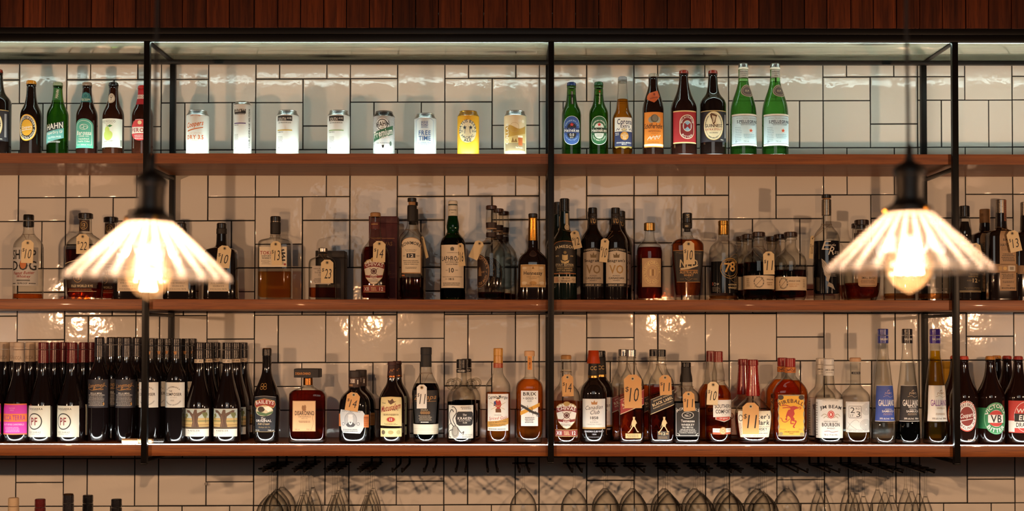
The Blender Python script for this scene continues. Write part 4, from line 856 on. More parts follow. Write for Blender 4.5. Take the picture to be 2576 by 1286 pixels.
B('ned', 'mid', 'clear', '582,11.8 590,12.6 596,15 600,21 603,29 608,36 616,39.6 628,40 660,38 700,34.4 740,31.6 756,31', n=4, dr=.75, liq=('whisky',603,14), heel=3, parts=[('screw_cap','p#16120f','535,11.4 536.6,12.4 560,12.4'),('neck_foil','m#1b1613','560,12.5 574,12'),('tear_strip','m#16120f','574,8 582,8')], labels=[
 ('cap_label', 0, [T('US',0,543,9,7,'#d8c8a2','b',0,90), T('NED',-3,569,8,5,'#d8c8a2','b')], 0),
 ('label', 0, [Pg([(-39,631),(39,631),(33,711),(-33,711)],'#1b1714'), Ln([(-39,631.6),(39,631.6)],1.4,'#b8813f'), Mi(-30,30,635,641,2,'#6b5836'), T('NED',0,664,44,20,'#d5c49c','b',.1), Pg([(-22,676),(0,673),(24,667),(22,671),(0,678),(-20,680)],'#d5c49c'), Rr(-23,23,680,682,'#b8813f'), T('AUSTRALIAN',0,686,46,7,'#c69a5c','b'), T('WHISKY',0,693.5,26,5.6,'#c69a5c','b'), T('SOUR',-18,703,10,3,'#8e7448'), T('MASH',18,703,10,3,'#8e7448'), T('40%',0,700,8,3,'#8e7448'), Bz([(-10,701),(0,706),(10,701)],1,'#8e7448'), Ln([(-33,710.4),(33,710.4)],1,'#b8813f')])])
B('seventyeight', 'mid', 'clear', '588,12.8 597,13 603,14.6 608,20 614,27 622,33 632,36 644,36.8 756,36.8', liq=('palewhisky',744,5), parts=[('stopper','g#b58840','554,12 555.6,13.2 566,13.2'),('neck_foil','g#b58840','566,12.8 570,12.6 590,13')], labels=[
 ('label', 0, [Rr(-42,42,659,738,'d#141211'), El(12,676,27,27,'d#141211',36), Ring(12,676,26,26,1.2,'#b58f4c'), Ring(12,676,20.5,20.5,.9,'#b58f4c'), Ar('CRAFTED MATCHED WITH NATURE',12,676,21.6,3,110,150,'#b58f4c'), T('7',4,675,16,24,'#c79c52','b'), T('8',18,672,16,26,'#c79c52','b'), El(31,660,2,2,'#b58f4c'), Ring(28,676,24,36,.7,'#8e7040'),
  T('AUSTRALIAN',19,717,26,4.2,'#cbb98c','b'), T('WHISKEY',19,725,26,5,'#cbb98c','b'), Rr(-36,-33,711,719,'#a04a34'), Ring(-28,716,3,4,.8,W), T('W',-20,716,6,5,W,'b'), Mi(-36,-15,722,735,4,'#8a8478')])])
B('cask', 'mid', 'clear', '603,13.2 616,13.4 624,15.4 631,21 638,29 646,35.6 656,38.6 668,39 742,39 750,36 756,31', heel=7, parts=[('stopper','p#33211a','583,15.6 584.8,17 595,17'),('rim','clear','596,15.8 603,15.8')], liq=('darkwhisky',660,9), labels=[
 ('label', 0, [Rr(-60,60,694,728,'#d8c6a8'), Ring(-6,711,11,12,.5,'#8a7c66'), Ar('MELBOURNE',-6,711,10.6,3,90,170,K,ry=11.6), Ar('ATHENAEUM',-6,711,13.2,3,270,170,K,ry=14.2,flip=True), Ln([(-17,723),(5,699)],.8,K), T('SINGLE CASK',26,704,24,3,K,'b'), T('RESERVE RYE',24,712,19,2.8,'#8a5a2c'), T('700ML 50%',24,717,17,2.8,'#8a5a2c'), Mi(-40,-30,700,722,5,'#8a7c66')])])
B('cask_low', 'mid', 'clear', '603,13.2 616,13.4 624,15.4 631,21 638,29 646,35.6 656,38.6 668,39 742,39 750,36 756,31', heel=7, parts=[('stopper','p#33211a','583,15.6 584.8,17 595,17'),('rim','clear','596,15.8 603,15.8')], liq=('darkwhisky',679,9), labels=[
 ('label', 0, [Rr(-60,60,697,731,'#d8c6a8'), Ring(-27,714,10,12,.5,'#8a7c66'), Ar('MELBOURNE',-27,714,10,3,90,170,K,ry=11.6), Ar('ATHENAEUM',-27,714,12.8,3,270,170,K,ry=14.2,flip=True), Ln([(-37,726),(-16,702)],.8,K), T('SINGLE CASK',2,708,30,3.4,K,'b'), T('RESERVE RYE',0,716,26,3,'#c08a44'), T('700ML 50%',-2,721,20,3,'#c08a44'), Mi(26,34,703,724,5,'#8a7c66')])])
B('eagle', 'mid', 'clear', '540,11.6 556,11.8 564,13 571,17 579,23.6 588,29 598,32 608,32.8 756,32.8', liq=('violet',606,18), parts=[('stopper','p#15110f','487.6,11 489,12.2 497,12.2'),('cork','#9d7448','497,9.6 501,9.6'),('neck_foil','g#8e867a','500.6,12 541,12.2')], labels=[
 ('label', 0, [Rr(-33,33,607,738,'d#141110'), T('E',-8,618,16,22,'#c9c2b4','n',.35), T('agle',8,618,18,8,'#c9c2b4','n',.35), T('R',7,632,15,20,'#c9c2b4','n',.35), T('are',20,636,13,7,'#c9c2b4','n',.35), Bz([(-17,620),(-13,627),(-4,629),(4,624)],1,'#c9c2b4'),
  Pg([(-20,651),(-14,656),(-8,662),(-4,670),(0,678),(3,690),(0,700),(-3,710),(-9,706),(-8,698),(-13,692),(-14,682),(-18,672),(-19,660)],'#a9a295'), Pg([(-3,710),(8,716),(14,730),(4,724),(-6,720)],'#8f887c'), Ln([(-18,656),(-5,676)],.6,K), Ln([(-18,662),(-6,682)],.6,K), Ln([(-17,668),(-7,688)],.6,K), Mi(4,26,650,657,2,'#8f887c'), Mi(-2,18,690,697,2,'#77716a')])])
B('smallbatch', 'mid', 'clear', '566,15.8 580,16 598,15.4 606,17.6 616,26 630,36 648,43 668,45.4 700,45 730,42.6 748,38 756,34', heel=7, liq=('whisky',712,9), parts=[('stopper','p#2a1a13','552,16.8 553.6,18.2 565,18.2')], labels=[
 ('neck_label', 0, [Rr(-16,16,578,596,'#3a241a'), Mi(-11,11,582,592,2,'#9c8358')]),
 ('label', 6, [Pg([(-26,668),(26,668),(28,690),(26,718),(22,722),(-22,722),(-26,718),(-28,690)],'#b08f6c'), T('SMALL BATCH',0,700,36,6,K,'b'), Mi(-20,20,705,714,3,'#5b4430'), Ln([(-22,719),(22,719)],.8,K)])])
B('clearround', 'mid', 'clear', '562,12 590,12.6 600,15 610,24 622,34 636,38 756,38.6', parts=[('stopper','p#241a15','540,11.4 541.6,12.4 562,12.4')], liq=('palewhisky',738,6), labels=[
 ('print', 10, [T('LONDON DRY GIN DISTILLED',-2,727,40,3.4,'#9c948a','b'), T('ALC. 47% VOL.',0,735,36,4.6,'#c9c2b6','b'), T('700',-2,714,12,4,'#9c948a')])])
B('twelve', 'mid', 'd#1a1412', '556,10 566,12 580,15.8 592,15.8 600,14 606,17 614,27 624,35 634,37.6 756,38', parts=[('screw_cap','p#14100e','516,11.6 517.4,12.8 544,13'),('neck_glass','clear','545,12.8 560,14.4 580,17.6 596,17.4 606,13.6')], labels=[
 ('label', 4, [Rr(-40,40,640,735,'#1c1715'), T('THE DOUBLE',8,690,26,3.6,'#a08a5a'), T('WHEATED RYE',6,696,28,3.6,'#a08a5a'), T('12',10,706,14,10,'#cbb98c','b'), T('AGED',-6,706,11,4,'#8e7a52'), T('YEARS',25,706,10,4,'#8e7a52'), Mi(-18,30,722,729,2,'#6b5c40'), Rr(-40,40,731.5,732.5,'#cbb98c'), Rr(-40,40,734,735,'#cbb98c')])])
def bh(key, yc, cw, front):
    B(key, 'mid', 'd#1c110d', '%g,12.6 572,13.4 576,18 580,27 585,33.6 594,35.6 756,36' % yc, n=5, dr=.7, heel=3, parts=[('stopper', 'g#a8a095' if front else '#9d7448','%g,12 %g,13 %g,13' % (yc-35 if front else yc-36, yc-33.6 if front else yc-34.6, yc)), ('neck_glass','clear','%g,13.2 572,14.4' % yc)], labels=[
     ('paper_bib', 8 if front else 0, [Pg([(-18,575),(18,575),(21,595),(21,731),(-21,731),(-21,595)],'#a48562'), T('BASIL',-1,603,22,6,K,'b') if front else Mi(-17,17,604,624,5,K,9), T("HAYDEN'S",0,616,38,8,K,'b') if front else Mi(-17,17,626,650,5,K,8), T('KENTUCKY STRAIGHT',0,624,34,3,K), T('BOURBON WHISKEY',0,628.5,32,3,K), Mi(-17,17,637,658,5,K,2), Mi(-17,17,688,702,4,K,3), Mi(-15,15,706,712,2,K,4), T('750ML',0,718,9,3,K), T('40% ALC/VOL 80 PROOF',0,724.5,34,4,K,'b')]),
     ('belt', 0, [Rr(-62,62,664,686,'#8c6a44')] + ([Rr(8,26,668,682,'#c9c0ae'), Rr(12,22,671,679,'#8c8270'), Rr(-16,-8,670,680,'#b8955a'), El(0,675,4.6,4.6,'#c9a868')] if front else [Mi(-30,30,670,680,1,K)]))] + ([('tax_strip', 8, [Rr(-5,5,yc-33,yc+20,'#8e5a44'), Mi(-4,4,yc-30,yc+16,10,'#5a3024',3)], 0)] if front else []))
bh('basil', 535, 13, True); bh('basil_cork', 553, 13, False)
# ---------------------------------------------------------------- lowest shelf
BG = '914,12.8 930,13.2 945,14.6 960,17.6 975,21.6 990,26 1003,29.6 1015,32.4 1028,33.8 1042,34.2 1114,34.2'
def cap30(c, y0=864, y1=914, w=12.8): return [('screw_cap', c, '%g,%g %g,%g %g,%g' % (y0, w-1, y0+1.4, w, y0+18, w)), ('capsule', c, '%g,%g %g,%g' % (y0+19, w+.3, y1, w+.6)), ('cap_bead', c, '%g,%g %g,%g' % (y0+12, w+.5, y0+14, w+.5))]
B('ricca', 'low', 'd#120a0b', BG, heel=6, parts=cap30('#b9a48c'), labels=[('cap_text', 0, [T('RICCA',0,903,23,9,'#8f7a64','b')], 1),
 ('label', -2, [Rr(-36,36,1017,1094,'#c22f9a'), Rr(-36,36,1042,1062,'#d8743c'), Rr(-36,36,1017,1020,'#d8743c'), Rr(-36,36,1091,1094,'#d8743c'), T('VINTAGE',-2,1028,16,3,'#e6a0c8'), T('2022',-2,1033,10,3,'#e6a0c8'), T('RICCA TERRA',0,1052,62,13,'#9c2a7c','b'), T('BULLETS BEFORE CANNONBALLS',0,1068.5,56,4.6,'#efb8d8','b'), Mi(-22,20,1074,1088,4,'#e6a0c8')])])
B('yangarra', 'low', 'd#110a0a', BG, heel=6, parts=cap30('p#5c1a1c', 864, 916), labels=[
 ('label', -4, [Rr(-34,34,1022,1100,'#cbccbc'), T('YANGARRA',-6,1030,42,4.6,K,'b'), T('ESTATE VINEYARD',-6,1034,20,1.8,K), Ring(-6,1061,19.8,20.6,2.6,'#22201f'), T('PF',-7,1061,18,19,'#7c2424','b'), T('2022 SHIRAZ',-6,1088,34,3.6,K), T('McLAREN VALE',-6,1092.5,27,2.6,'#55524a')])])
BD = '%s 958,26.2 966,27 1114,27'
BX = '890,12 905,12.6 916,13.6 925,16.6 934,21 943,24.6 952,26.4 962,27 1114,27'
B('langmeil', 'low', 'd#110b0c', BX, heel=6, parts=cap30('p#2b2a30', 852, 901, 12.2)+[('cap_disc','g#a87a44','850.6,11 852.2,11.8')], labels=[
 ('label', 0, [Rr(-33,33,957,1028,'#2a2b33'), T('Langmeil',-1,973,42,13,'#b98a4a','n',.35,4), Bz([(-26,978),(-10,984),(10,979),(22,972),(27,976)],.8,'#b98a4a'), T('BAROSSA',6,981.5,26,3.4,'#b98a4a','b'), T('DELLA MINA',0,991.5,30,4.4,'#c9c6bc','b'), T('2021 SANGIOVESE BARBERA',0,996,44,3.2,'#c9c6bc','b'), Mi(-24,22,999,1024,7,'#b6b3aa',5,.42), El(19,1018,2,4,'#b98a4a')])])
B('composer', 'low', 'd#100b0b', BX, heel=6, parts=cap30('p#1e1b1c', 854, 905, 12.2), labels=[
 ('cap_crest', 0, [El(0,890,3.4,4.4,'#a8743c'), Ln([(-5,886),(0,890),(5,886)],1,'#a8743c')], 1),
 ('label', 0, [Rr(-29.5,29.5,963,1026,'#cfcfc6'), Ar('KAESEMARKA',-2,1000,23,3.2,90,90,'#4a4844',ry=24), T('THE',-8,985,9,4,K,'b'), T('COMPOSER',-2,993,44,7.4,K,'b'), T('by nature',0,1001,16,2.4,K,'n',.3), T('1925',-3,1008.5,9,3.6,K), Ar('CABERNET SAUVIGNON',-2,996,25,3,270,110,'#4a4844',flip=True)])])
B('kaesler', 'low', 'd#120a09', BG, heel=6, parts=cap30('p#1c1616', 864, 905), labels=[
 ('neck_label', 0, [Rr(-13.6,13.6,906,915,'#c9b9a2'), T('EST 1893',0,910.5,17,4,K,'b')]),
 ('label', -2, [Rr(-36,36,1029,1098,'#d9d6c8'), Rr(-36,36,1030,1064,'#a9b3ab'), Rr(-36,36,1052,1078,'#b59a62'), Rr(-36,36,1058,1061,'#7d7a4a'), Rr(-36,36,1068,1070,'#8c6c3c'),
  Pg([(-10,1076),(-7,1062),(-9,1050),(-16,1040),(-24,1038),(-26,1032),(-16,1033),(-6,1042),(-2,1031),(4,1031),(5,1040),(14,1036),(22,1032),(28,1033),(26,1038),(16,1042),(8,1048),(6,1060),(10,1076)],'#5a4232'), Pg([(-24,1040),(-20,1048),(-26,1050),(-32,1044)],'#6b6a34'), Pg([(16,1038),(30,1038),(32,1046),(20,1048)],'#66683a'), Ln([(-5,1045),(-3,1060),(-6,1074)],1,'#8a6a4c'), Ln([(2,1045),(1,1060),(4,1074)],1,'#3a281e'), Ln([(-28,1064),(-27,1052)],1,'#5a4232'), Ln([(26,1064),(25,1050)],1,'#5a4232'), El(-28,1051,4,3,'#6f7040'), El(25,1049,4,3,'#6f7040'),
  Rr(-36,36,1074,1079,'#4c3e2c'), T('KAESLER',-4,1083.5,32,4,'#6a655a','b'), T('REACH FOR THE SKY',-3,1089,36,2.8,'#8a857a'), T('SHIRAZ',-3,1093,16,2.4,'#8a857a')])])
B('baileys', 'low', 'd#120c0a', '897,11.2 925,11.4 938,12.4 950,15.4 962,20 976,25.6 988,30 1000,33 1012,34 1040,33.6 1080,32 1114,31', heel=6, parts=[('screw_cap','p#1b1512','879,10.8 880.6,11.8 897,11.8'),('cap_disc','g#b08a58','877.6,10.4 879.4,11.2')], labels=[
 ('monogram', -3, [Ring(-5,970,4,5,1.2,'#9c7a40'), Ring(3,970,4,5,1.2,'#9c7a40'), Ring(-5,977,4,4.4,1.2,'#9c7a40'), Ring(3,977,4,4.4,1.2,'#9c7a40')]),
 ('label', 0, [Pg([(-31,1000)]+[(-31+62*k/10, 1000-3*math.sin(k*PI/10)) for k in range(11)]+[(31,1000),(29,1086),(-29,1086)],'#161a22'), Bz([(-31,1000),(0,997),(31,1000)],1.2,'#8e8e8e'), Pg([(-29,1019),(-26,1009),(0,1003),(26,1009),(29,1019),(23,1027),(0,1020),(-23,1027)],'#c9a35c'), Pg([(-27.6,1018.6),(-25,1010),(0,1004.4),(25,1010),(27.6,1018.6),(22.6,1025.4),(0,1018.6),(-22.6,1025.4)],'#8e2f24'), Ar('BAILEYS',0,1092,76,9,90,34,W),
  El(-1,1034,23,13,'#cfc3a0'), Pg([(-23,1036),(-14,1044),(4,1047),(20,1040),(22,1034),(4,1040),(-12,1036)],'#4f6a44'), El(-8,1030,9,7,'#3a2a1c'), Pg([(-2,1026),(10,1022),(20,1030),(10,1036)],'#efe8d2'), T('The',-3,1053,12,7,W,'n',.3,8), T('ORIGINAL',-3,1058.5,42,6,W,'b'), T('Irish Cream',-2,1066,30,5.6,'#d6b98a','n',.3), T('Baileys & Co',0,1075,30,4,'#a68d5c','n',.3), T('17% VOL',-20,1082.5,14,3,W,'b'), T('700 mL',18,1082.5,18,3,W,'b'), Ln([(-29,1086),(29,1086)],.8,'#a68d5c')])])
B('disaronno', 'low', 'clear', '970,11.8 973,14 977,20 981,30 986,39.6 992,44.6 1000,45.8 1114,46', n=6, dr=.62, heel=3, liq=('darkwhisky',984,8), parts=[('cap','m#17100d','929,31.4 930,32.4 951,32.4',7,.96),('neck_foil','g#a06a38','952,11.8 970.6,12')], labels=[
 ('cap_label', 0, [T('DISARONNO',-8,941,38,6.4,'#c0803a','b')], 0),
 ('label', 0, [Rr(-34,23.5,1009,1085,'#cfa87c'), Ln([(-33,1010),(22.5,1010),(22.5,1084),(-33,1084),(-33,1010)],.8,'#a67a50'), El(-8,1026,3,6,'#8e6440'), El(-3,1025,3,6,'#8e6440'), El(-5,1031,5,3.6,'#8e6440'), T('DISARONNO',-4,1039.5,48,11,'#3a1f16','b'), T('ORIGINALE',-4,1048.5,31,3,'#5a3a26'), T('SINCE 1525',-4,1053,15,2.4,'#5a3a26'), Mi(-19,14,1058,1064,2,'#7e5a3c'), T('28% vol',-22,1080,12,3.4,'#7e5a3c'), T('700 ml',8,1080,14,3.4,'#7e5a3c'), Bz([(14,1078),(18,1064),(16,1050),(20,1042)],.6,'#7e5a3c')])])
B('diplomatico', 'low', 'd#100c0b', '976,14.4 981,15.4 987,21 994,28.4 1003,34.6 1014,38 1028,39.2 1114,39', n=2.3, dr=.9, heel=7, parts=[('stopper','m#2b211c','934,13.6 935.4,14.6 951,14.6'),('neck_foil','#3a251c','951,15 976,14.6')], labels=[
 ('neck_label', -2, [Rr(-8,4,955,965,'#b8a99a'), Ring(-5,960,3,4,.8,'#3a251c'), Rr(-14,-1,968,973,'#8e6a44'), Rr(10,13,957,968,'#d6d0c0')], 1),
 ('label', 0, [Pg([(-46,1041),(46,1044),(46,1076),(-46,1072)],'#c9773c'), Pg([(-34,1030),(24,1034),(30,1042),(27,1050),(28,1074),(24,1082),(18,1090),(-26,1088),(-32,1080),(-34,1070),(-37,1050),(-38,1040)],'#c3c6c4'), T('DIPLOMATICO',-5,1034,48,5,'#77797a','b',0,-3), El(-6,1056,16,19,'#8b8e90'), El(-6,1056,14.6,17.6,'#aeb1b1'), Pg([(-17,1068),(-12,1062),(-6,1060),(0,1062),(6,1068),(2,1073),(-13,1073)],'#4a4c50'), El(-6,1052,6.4,9,'#cfd0cc'), Pg([(-12,1056),(-6,1065),(0,1056),(-2,1066),(-6,1069),(-10,1066)],'#e4e4de'), El(-6,1045,6,3,'#d9d9d4'), Ring(-25,1066,4,4,1,'#5a5c60'), Ring(13,1066,4,4,1,'#5a5c60'), Mi(-26,16,1078,1086,2,'#6a6c70'),
  Rr(29,43,1050,1052,'#8e4a24'), Mi(28,43,1047,1072,5,'#9a5228',3,.35)])])
B('matusalem', 'low', 'd#140b09', '952,11.8 962,12.6 970,15.4 979,21 989,27 999,31 1010,32.6 1114,33', heel=7, parts=[('wax_cap','m#3c1a15','911,10.6 912.4,11.4 920,11.6'),('neck_wax','m#33150f','920,10.6 952.6,12.4'),('foil_band','g#7a4c2c','946,12.4 951,12.6')], labels=[
 ('neck_label', 0, [Bz([(-6,939),(-2,931),(1,936),(4,930),(7,931)],1.3,'#a86a34')], 1),
 ('label', 0, [Pg([(-30,1000),(0,998),(30,1000),(30,1072),(-30,1070)],'#d8c68e'), Pg([(-8,1006),(-2,1008),(4,1003),(8,1010),(14,1010),(6,1014),(0,1018),(-6,1013)],'#5a3c24'), T('Ron',-18,1014,9,4,K,'b'), T('Matusalem',0,1025,54,15,'#8c2a22','b',.35,11), T('1872',12,1031,14,4,'#5a3c24','b'), T('GRAN RESERVA',0,1043,40,4.4,'#5a3c24','b'), El(0,1056,13,8,'#cdb978'), El(0,1055,10,6,'#a83428'), T('15',0,1055,7,6,W,'b'), Mi(-18,18,1064,1069,2,'#7a6240')]),
 ('lower_label', 0, [Rr(-30,30,1077,1098,'#d8c68e'), El(-20,1087,5.6,5.6,'#5c5038'), El(0,1087,7,5,'#a08e5a'), El(20,1087,6,5.6,'#a8a070')])])
B('zacapa', 'low', 'clear', '924,13.2 934,14.2 946,18 958,24.4 970,30.6 982,34.4 992,35.4 1010,34.6 1050,32.4 1090,30.8 1114,30.6', liq=('violet',966,10), heel=6, parts=[('cap','m#171210','875,13 876.4,14.2 894,14.2'),('neck_foil','m#17120f','894,13.6 924.6,14')], labels=[
 ('label', 0, [Pg([(-35,982),(35,982),(32,1064),(-32,1064)],'#17120f'), T('Zacapa',0,1001,60,16,'#a8793c','n',.4,2), Rr(-26,30,1009,1010,'#a8793c'), T('SOLERA',-2,1031,18,4,'#b9a98a','b'), El(-9,1038,4,4,'#7e5c34'), El(-3,1038,4,4,'#7e5c34'), El(3,1038,4,4,'#7e5c34'), El(9,1038,4,4,'#7e5c34'), Mi(-18,18,1044,1058,4,'#a89a84'), Mi(-12,12,1059,1064,1,W)]),
 ('palm_band', 0, [Rr(-52,52,1067,1092,'#cfc9b4')]+[Ln([(-52,y),(52,y+1)],.5,'#9a927a') for y in (1070,1074,1078,1082,1086,1090)])])
B('kraken', 'low', 'clear', '938,12.8 955,13.4 966,15.4 975,21 983,28 992,33.6 1002,36.2 1012,36.8 1114,36.6', heel=6, liq=('violet',1012,8), parts=[('screw_cap','p#151211','905,12 906.4,13.2 928,13.4'),('cap_skirt','p#151211','929,13.6 939,13.6')], labels=[
 ('cap_label', 0, [T('KRAKEN',0,934,20,4,W,'b')], 1),
 ('label', -1, [Rr(-36,36,1019,1102,'#d0ccbe'), El(-14,1085,11,16,'#8e877a'), Bz([(-18,1072),(-28,1060),(-32,1042),(-24,1030),(-18,1036)],2.6,'#3a3632'), Bz([(-12,1070),(-20,1054),(-10,1036),(-16,1024),(-24,1024)],2.2,'#3a3632'), Bz([(-8,1074),(2,1088),(8,1084),(6,1092)],2,'#3a3632'), Bz([(-20,1080),(-32,1084),(-33,1096),(-26,1099)],2,'#3a3632'), Bz([(-26,1064),(-34,1070),(-32,1078)],1.6,'#3a3632'), Ring(-14,1083,8,13,.8,'#3a3632'),
  Pg([(-10,1039),(-6,1035),(30,1035),(34,1039),(35,1052),(33,1066),(28,1070),(-4,1070),(-10,1066),(-13,1052)],K), T('The',10,1043,10,5.6,W,'n',.3,8), T('KRAKEN',11,1051.5,36,6.4,W,'b'), T('BLACK SPICED',11,1057.5,30,2.8,'#b9b4a8','b'), T('RUM',11,1062.5,10,4,'#b9b4a8','b'), T('From THE KRAKEN',16,1093,30,4,'#4a463f'), Mi(4,32,1096,1100,1,'#6a655c'), Mi(0,30,1022,1030,2,'#6a655c')])])
B('captain', 'low', 'clear', '926,12 938,12.4 946,15.4 954,21 963,27.4 971,30.6 980,31.2 1114,31.2', liq=('rum',988,6), parts=[('screw_cap','p#c28a3a','877,11 878.6,12.2 896,12.2'),('neck_foil','p#b97f34','896,11.8 915,12.2'),('foil_band','p#a2482c','915,12.3 926.6,12.4')], labels=[
 ('label', 0, [Rr(-30,30,991,1083,'#dedcd2'), Ar('Captain Morgan',0,1106,102,10.5,90,29,'#1f2834'), Pg([(-6,1008),(0,1004),(6,1008),(9,1018),(5,1026),(8,1032),(-6,1033),(-3,1024),(-9,1020)],'#a8342a'), Pg([(-10,1010),(-6,1008),(-4,1018),(-11,1022)],'#2c3c6c'), El(0,1006,3,3.4,'#d9b08a'), Pg([(-5,1003),(6,1003),(3,1000),(-2,1000)],K), Pg([(-6,1028),(7,1028),(8,1037),(-6,1037)],'#6a4224'), Ln([(-20,1012),(18,1030)],1,'#b09a68'), Ln([(20,1012),(-18,1030)],1,'#b09a68'),
  T('ORIGINAL',0,1043.5,19,2.6,'#4a4a48'), T('Spiced Gold',0,1052,48,9.6,'#b0372c','n',.3,3), Pg([(-30,1060),(0,1058),(30,1050),(30,1066),(4,1072),(-30,1074)],'#b8893c'), T('RICH & SMOOTH FINISH',0,1061,46,3.4,'#5c4420','b',0,4), Mi(-24,24,1065,1071,2,'#5c4420'), Mi(-26,26,1076,1081,1,'#6a6a66')])])
B('brix', 'low', 'clear', '897,12.2 900,11.6 938,11.8 948,12.6 953,18 958,25 965,31 974,34 984,34.6 1070,34.4 1114,31.6', n=2.4, dr=.8, liq=('rum',955,14), parts=[('stopper','#c99a6a','883.6,12 885,13.2 897,13.2')], labels=[
 ('neck_strap', 0, [Rr(-5,6,896,931,'#d0852f'), T('HOME OF',0.5,914,26,5,'#5c3410','b',0,90)]),
 ('label', 0, [Rr(-22,21.5,983,1071,'#dedfd9'), T('BRIX',0,991,33,8.6,K,'b'), T('> GOLD <',0,1002,34,5.6,K,'b'), T('RUM',0,1009,10,3.6,K), Pg([(-24,1035),(26,1013),(26,1022),(-24,1045)],'#cf962e'), Ln([(-22,1020),(-10,1026),(6,1036),(24,1042)],6,'#2f2d2c'), Ln([(-24,1016),(-16,1026),(-22,1030)],1.4,'#2f2d2c'), Ln([(14,1034),(26,1048),(16,1045)],1.4,'#2f2d2c'), Ln([(-6,1020),(0,1038)],1.2,'#2f2d2c'), Ln([(6,1024),(8,1044)],1.2,'#2f2d2c'), Mi(-12,12,1048,1064,4,'#4e4e4b',7)])])
B('canadian', 'low', 'd#150d0a', '951,13.6 956,15 962,20 970,26.6 980,31.4 992,33.2 1114,33.4', heel=7, parts=[('screw_cap','p#15110f','884,10.6 886,11.6 900,11.8'),('neck_foil','m#161210','900,12 914,12.6 945,13.8'),('foil_band','g#b08a4c','945,14 951.6,14.2')], labels=[
 ('neck_label', 0, [T('CC',-1,927,17,10,'#b9985c','b')], 1),
 ('label', 0, [Rr(-33,33,1003,1078,'#d0cec6'), Pg([(-7,1017),(-8,1009),(-3,1012),(0,1006),(3,1012),(8,1009),(7,1017)],'#a87848'), T('Canadian',0,1024,46,10,'#22242a','n',.35,4), T('Club',2,1036,24,10,'#22242a','n',.35,4), T('1858',0,1050,20,7,K,'b'), T('ORIGINAL',0,1056.5,10,1.8,K), T('BLENDED',0,1061,20,3,'#6a6a66'), T('CANADIAN WHISKY',0,1066.5,38,3.4,'#8a8a84'), Rr(-33,33,1074,1078,'#a8824a'), ]),
 ('glass_print', 0, [T('CANADIAN CLUB WHISKY',0,1084,54,4.6,'#b9bcc4','b'), T('1858',0,1091,10,3.4,'#b9bcc4'), Mi(-20,20,1096,1100,1,'#6a6c74')])])
def jw(key, c1, c2, liqc, yl, txt, small):
    B(key, 'low', 'clear', '898,11.6 916,12 928,14.4 940,20 952,26 964,30 975,31.4 1114,31', n=6, dr=.95, heel=3, liq=(liqc, yl, 10), parts=[('screw_cap', c1, '880,10.8 881.4,12 898,12'),('neck_ring','clear','899,12.4 902,12.4')], labels=[
     ('label', 0, [Pg([(-31,1004),(31,978),(31,1016),(-31,1042)],c2), Ln([(-31,1042),(31,1016)],1.6,'#cdb892'), Ln([(-31,1006),(31,980)],.8,'#cdb892'), T('JOHNNIE WALKER',0,1000,50,4.4,'#cdb892','b',0,22.5), T(txt,0,1009,54,7,'#d9c49a','b',0,22.5), T('BLENDED SCOTCH WHISKY',1,1017,52,3,'#cdb892','b',0,22.5)]),
     ('striding_figure', 4, [El(0,1052,2.6,3.4,'#c9a878'), Rr(-3,3,1047.6,1049.6,'#c9a878'), Pg([(-3,1055),(4,1055),(5,1064),(3,1073),(-5,1071),(-6,1062)],'#c9a878'), Ln([(-3,1071),(-7,1078),(-12,1085),(-15,1086)],2.4,'#c9a878'), Ln([(2,1072),(6,1079),(9,1085),(12,1084)],2.2,'#c9a878'), Ln([(4,1058),(7,1064),(2,1062)],1.6,'#c9a878'), Ln([(-4,1060),(-9,1074)],.8,'#c9a878')]),
     ('lower_label', 2, small)])
jw('jw_red', 'g#a9adb0', '#8f2f2a', 'rum', 1032, 'RED LABEL', [Rr(-19,20,1089,1101,'#bda36c'), Mi(-16,17,1091,1099,2,'#6d5836')])
jw('jw_black', 'p#161310', '#1d1917', 'whisky', 972, 'BLACK LABEL', [Rr(-15,15,1083,1104,'#2b211a'), T('12',0,1089.5,9,7,'#cdb892','b'), Rr(-13,-6,1087,1092,'#8a6c44'), Rr(6,13,1087,1092,'#8a6c44'), Mi(-13,13,1096,1102,2,'#8a6c44')])
B('jack', 'low', 'clear', '961,15.4 968,15.8 974,16.8 980,21 986,27 993,31 1001,32.4 1114,32.6', n=6, dr=.98, heel=3, liq=('violet',1011,10), parts=[('cap','p#15110f','912,11.4 913.4,12.4 924,12.4'),('neck_foil','m#171311','924,11.6 936,12.2 948,15 961.6,16.2')], labels=[
 ('label', 0, [Rr(-32,32,1013,1097,'#181614'), Ln([(-29,1025),(-29,1094),(29,1094),(29,1025)],1,'#cfcbc0'), Ar("JACK DANIEL'S",0,1085,55,8,90,58,'#cfcbc0'), El(0,1043,15,9,'#cfcbc0'), El(0,1043,13.6,7.8,'#181614'), T('OLD',0,1038.5,6,2.6,'#cfcbc0','b'), T('No.7',0,1044,15,6,'#cfcbc0','b'), T('Tennessee',0,1057.5,34,7,'#cfcbc0','b'), T('WHISKEY',0,1067,33,5.4,'#cfcbc0','b'), T('70cl 40% Vol.',0,1073.6,28,4.6,'#cfcbc0','b'), T('DISTILLED AND BOTTLED BY',0,1079,36,2.8,'#cfcbc0','b'), T('JACK DANIEL DISTILLERY',0,1083,42,3.2,'#cfcbc0','b'), T('LYNCHBURG, TENNESSEE USA',0,1087,42,2.8,'#cfcbc0','b'), Bz([(-26,1088),(-20,1092),(-24,1094)],1,'#cfcbc0'), Bz([(26,1088),(20,1092),(24,1094)],1,'#cfcbc0')])])
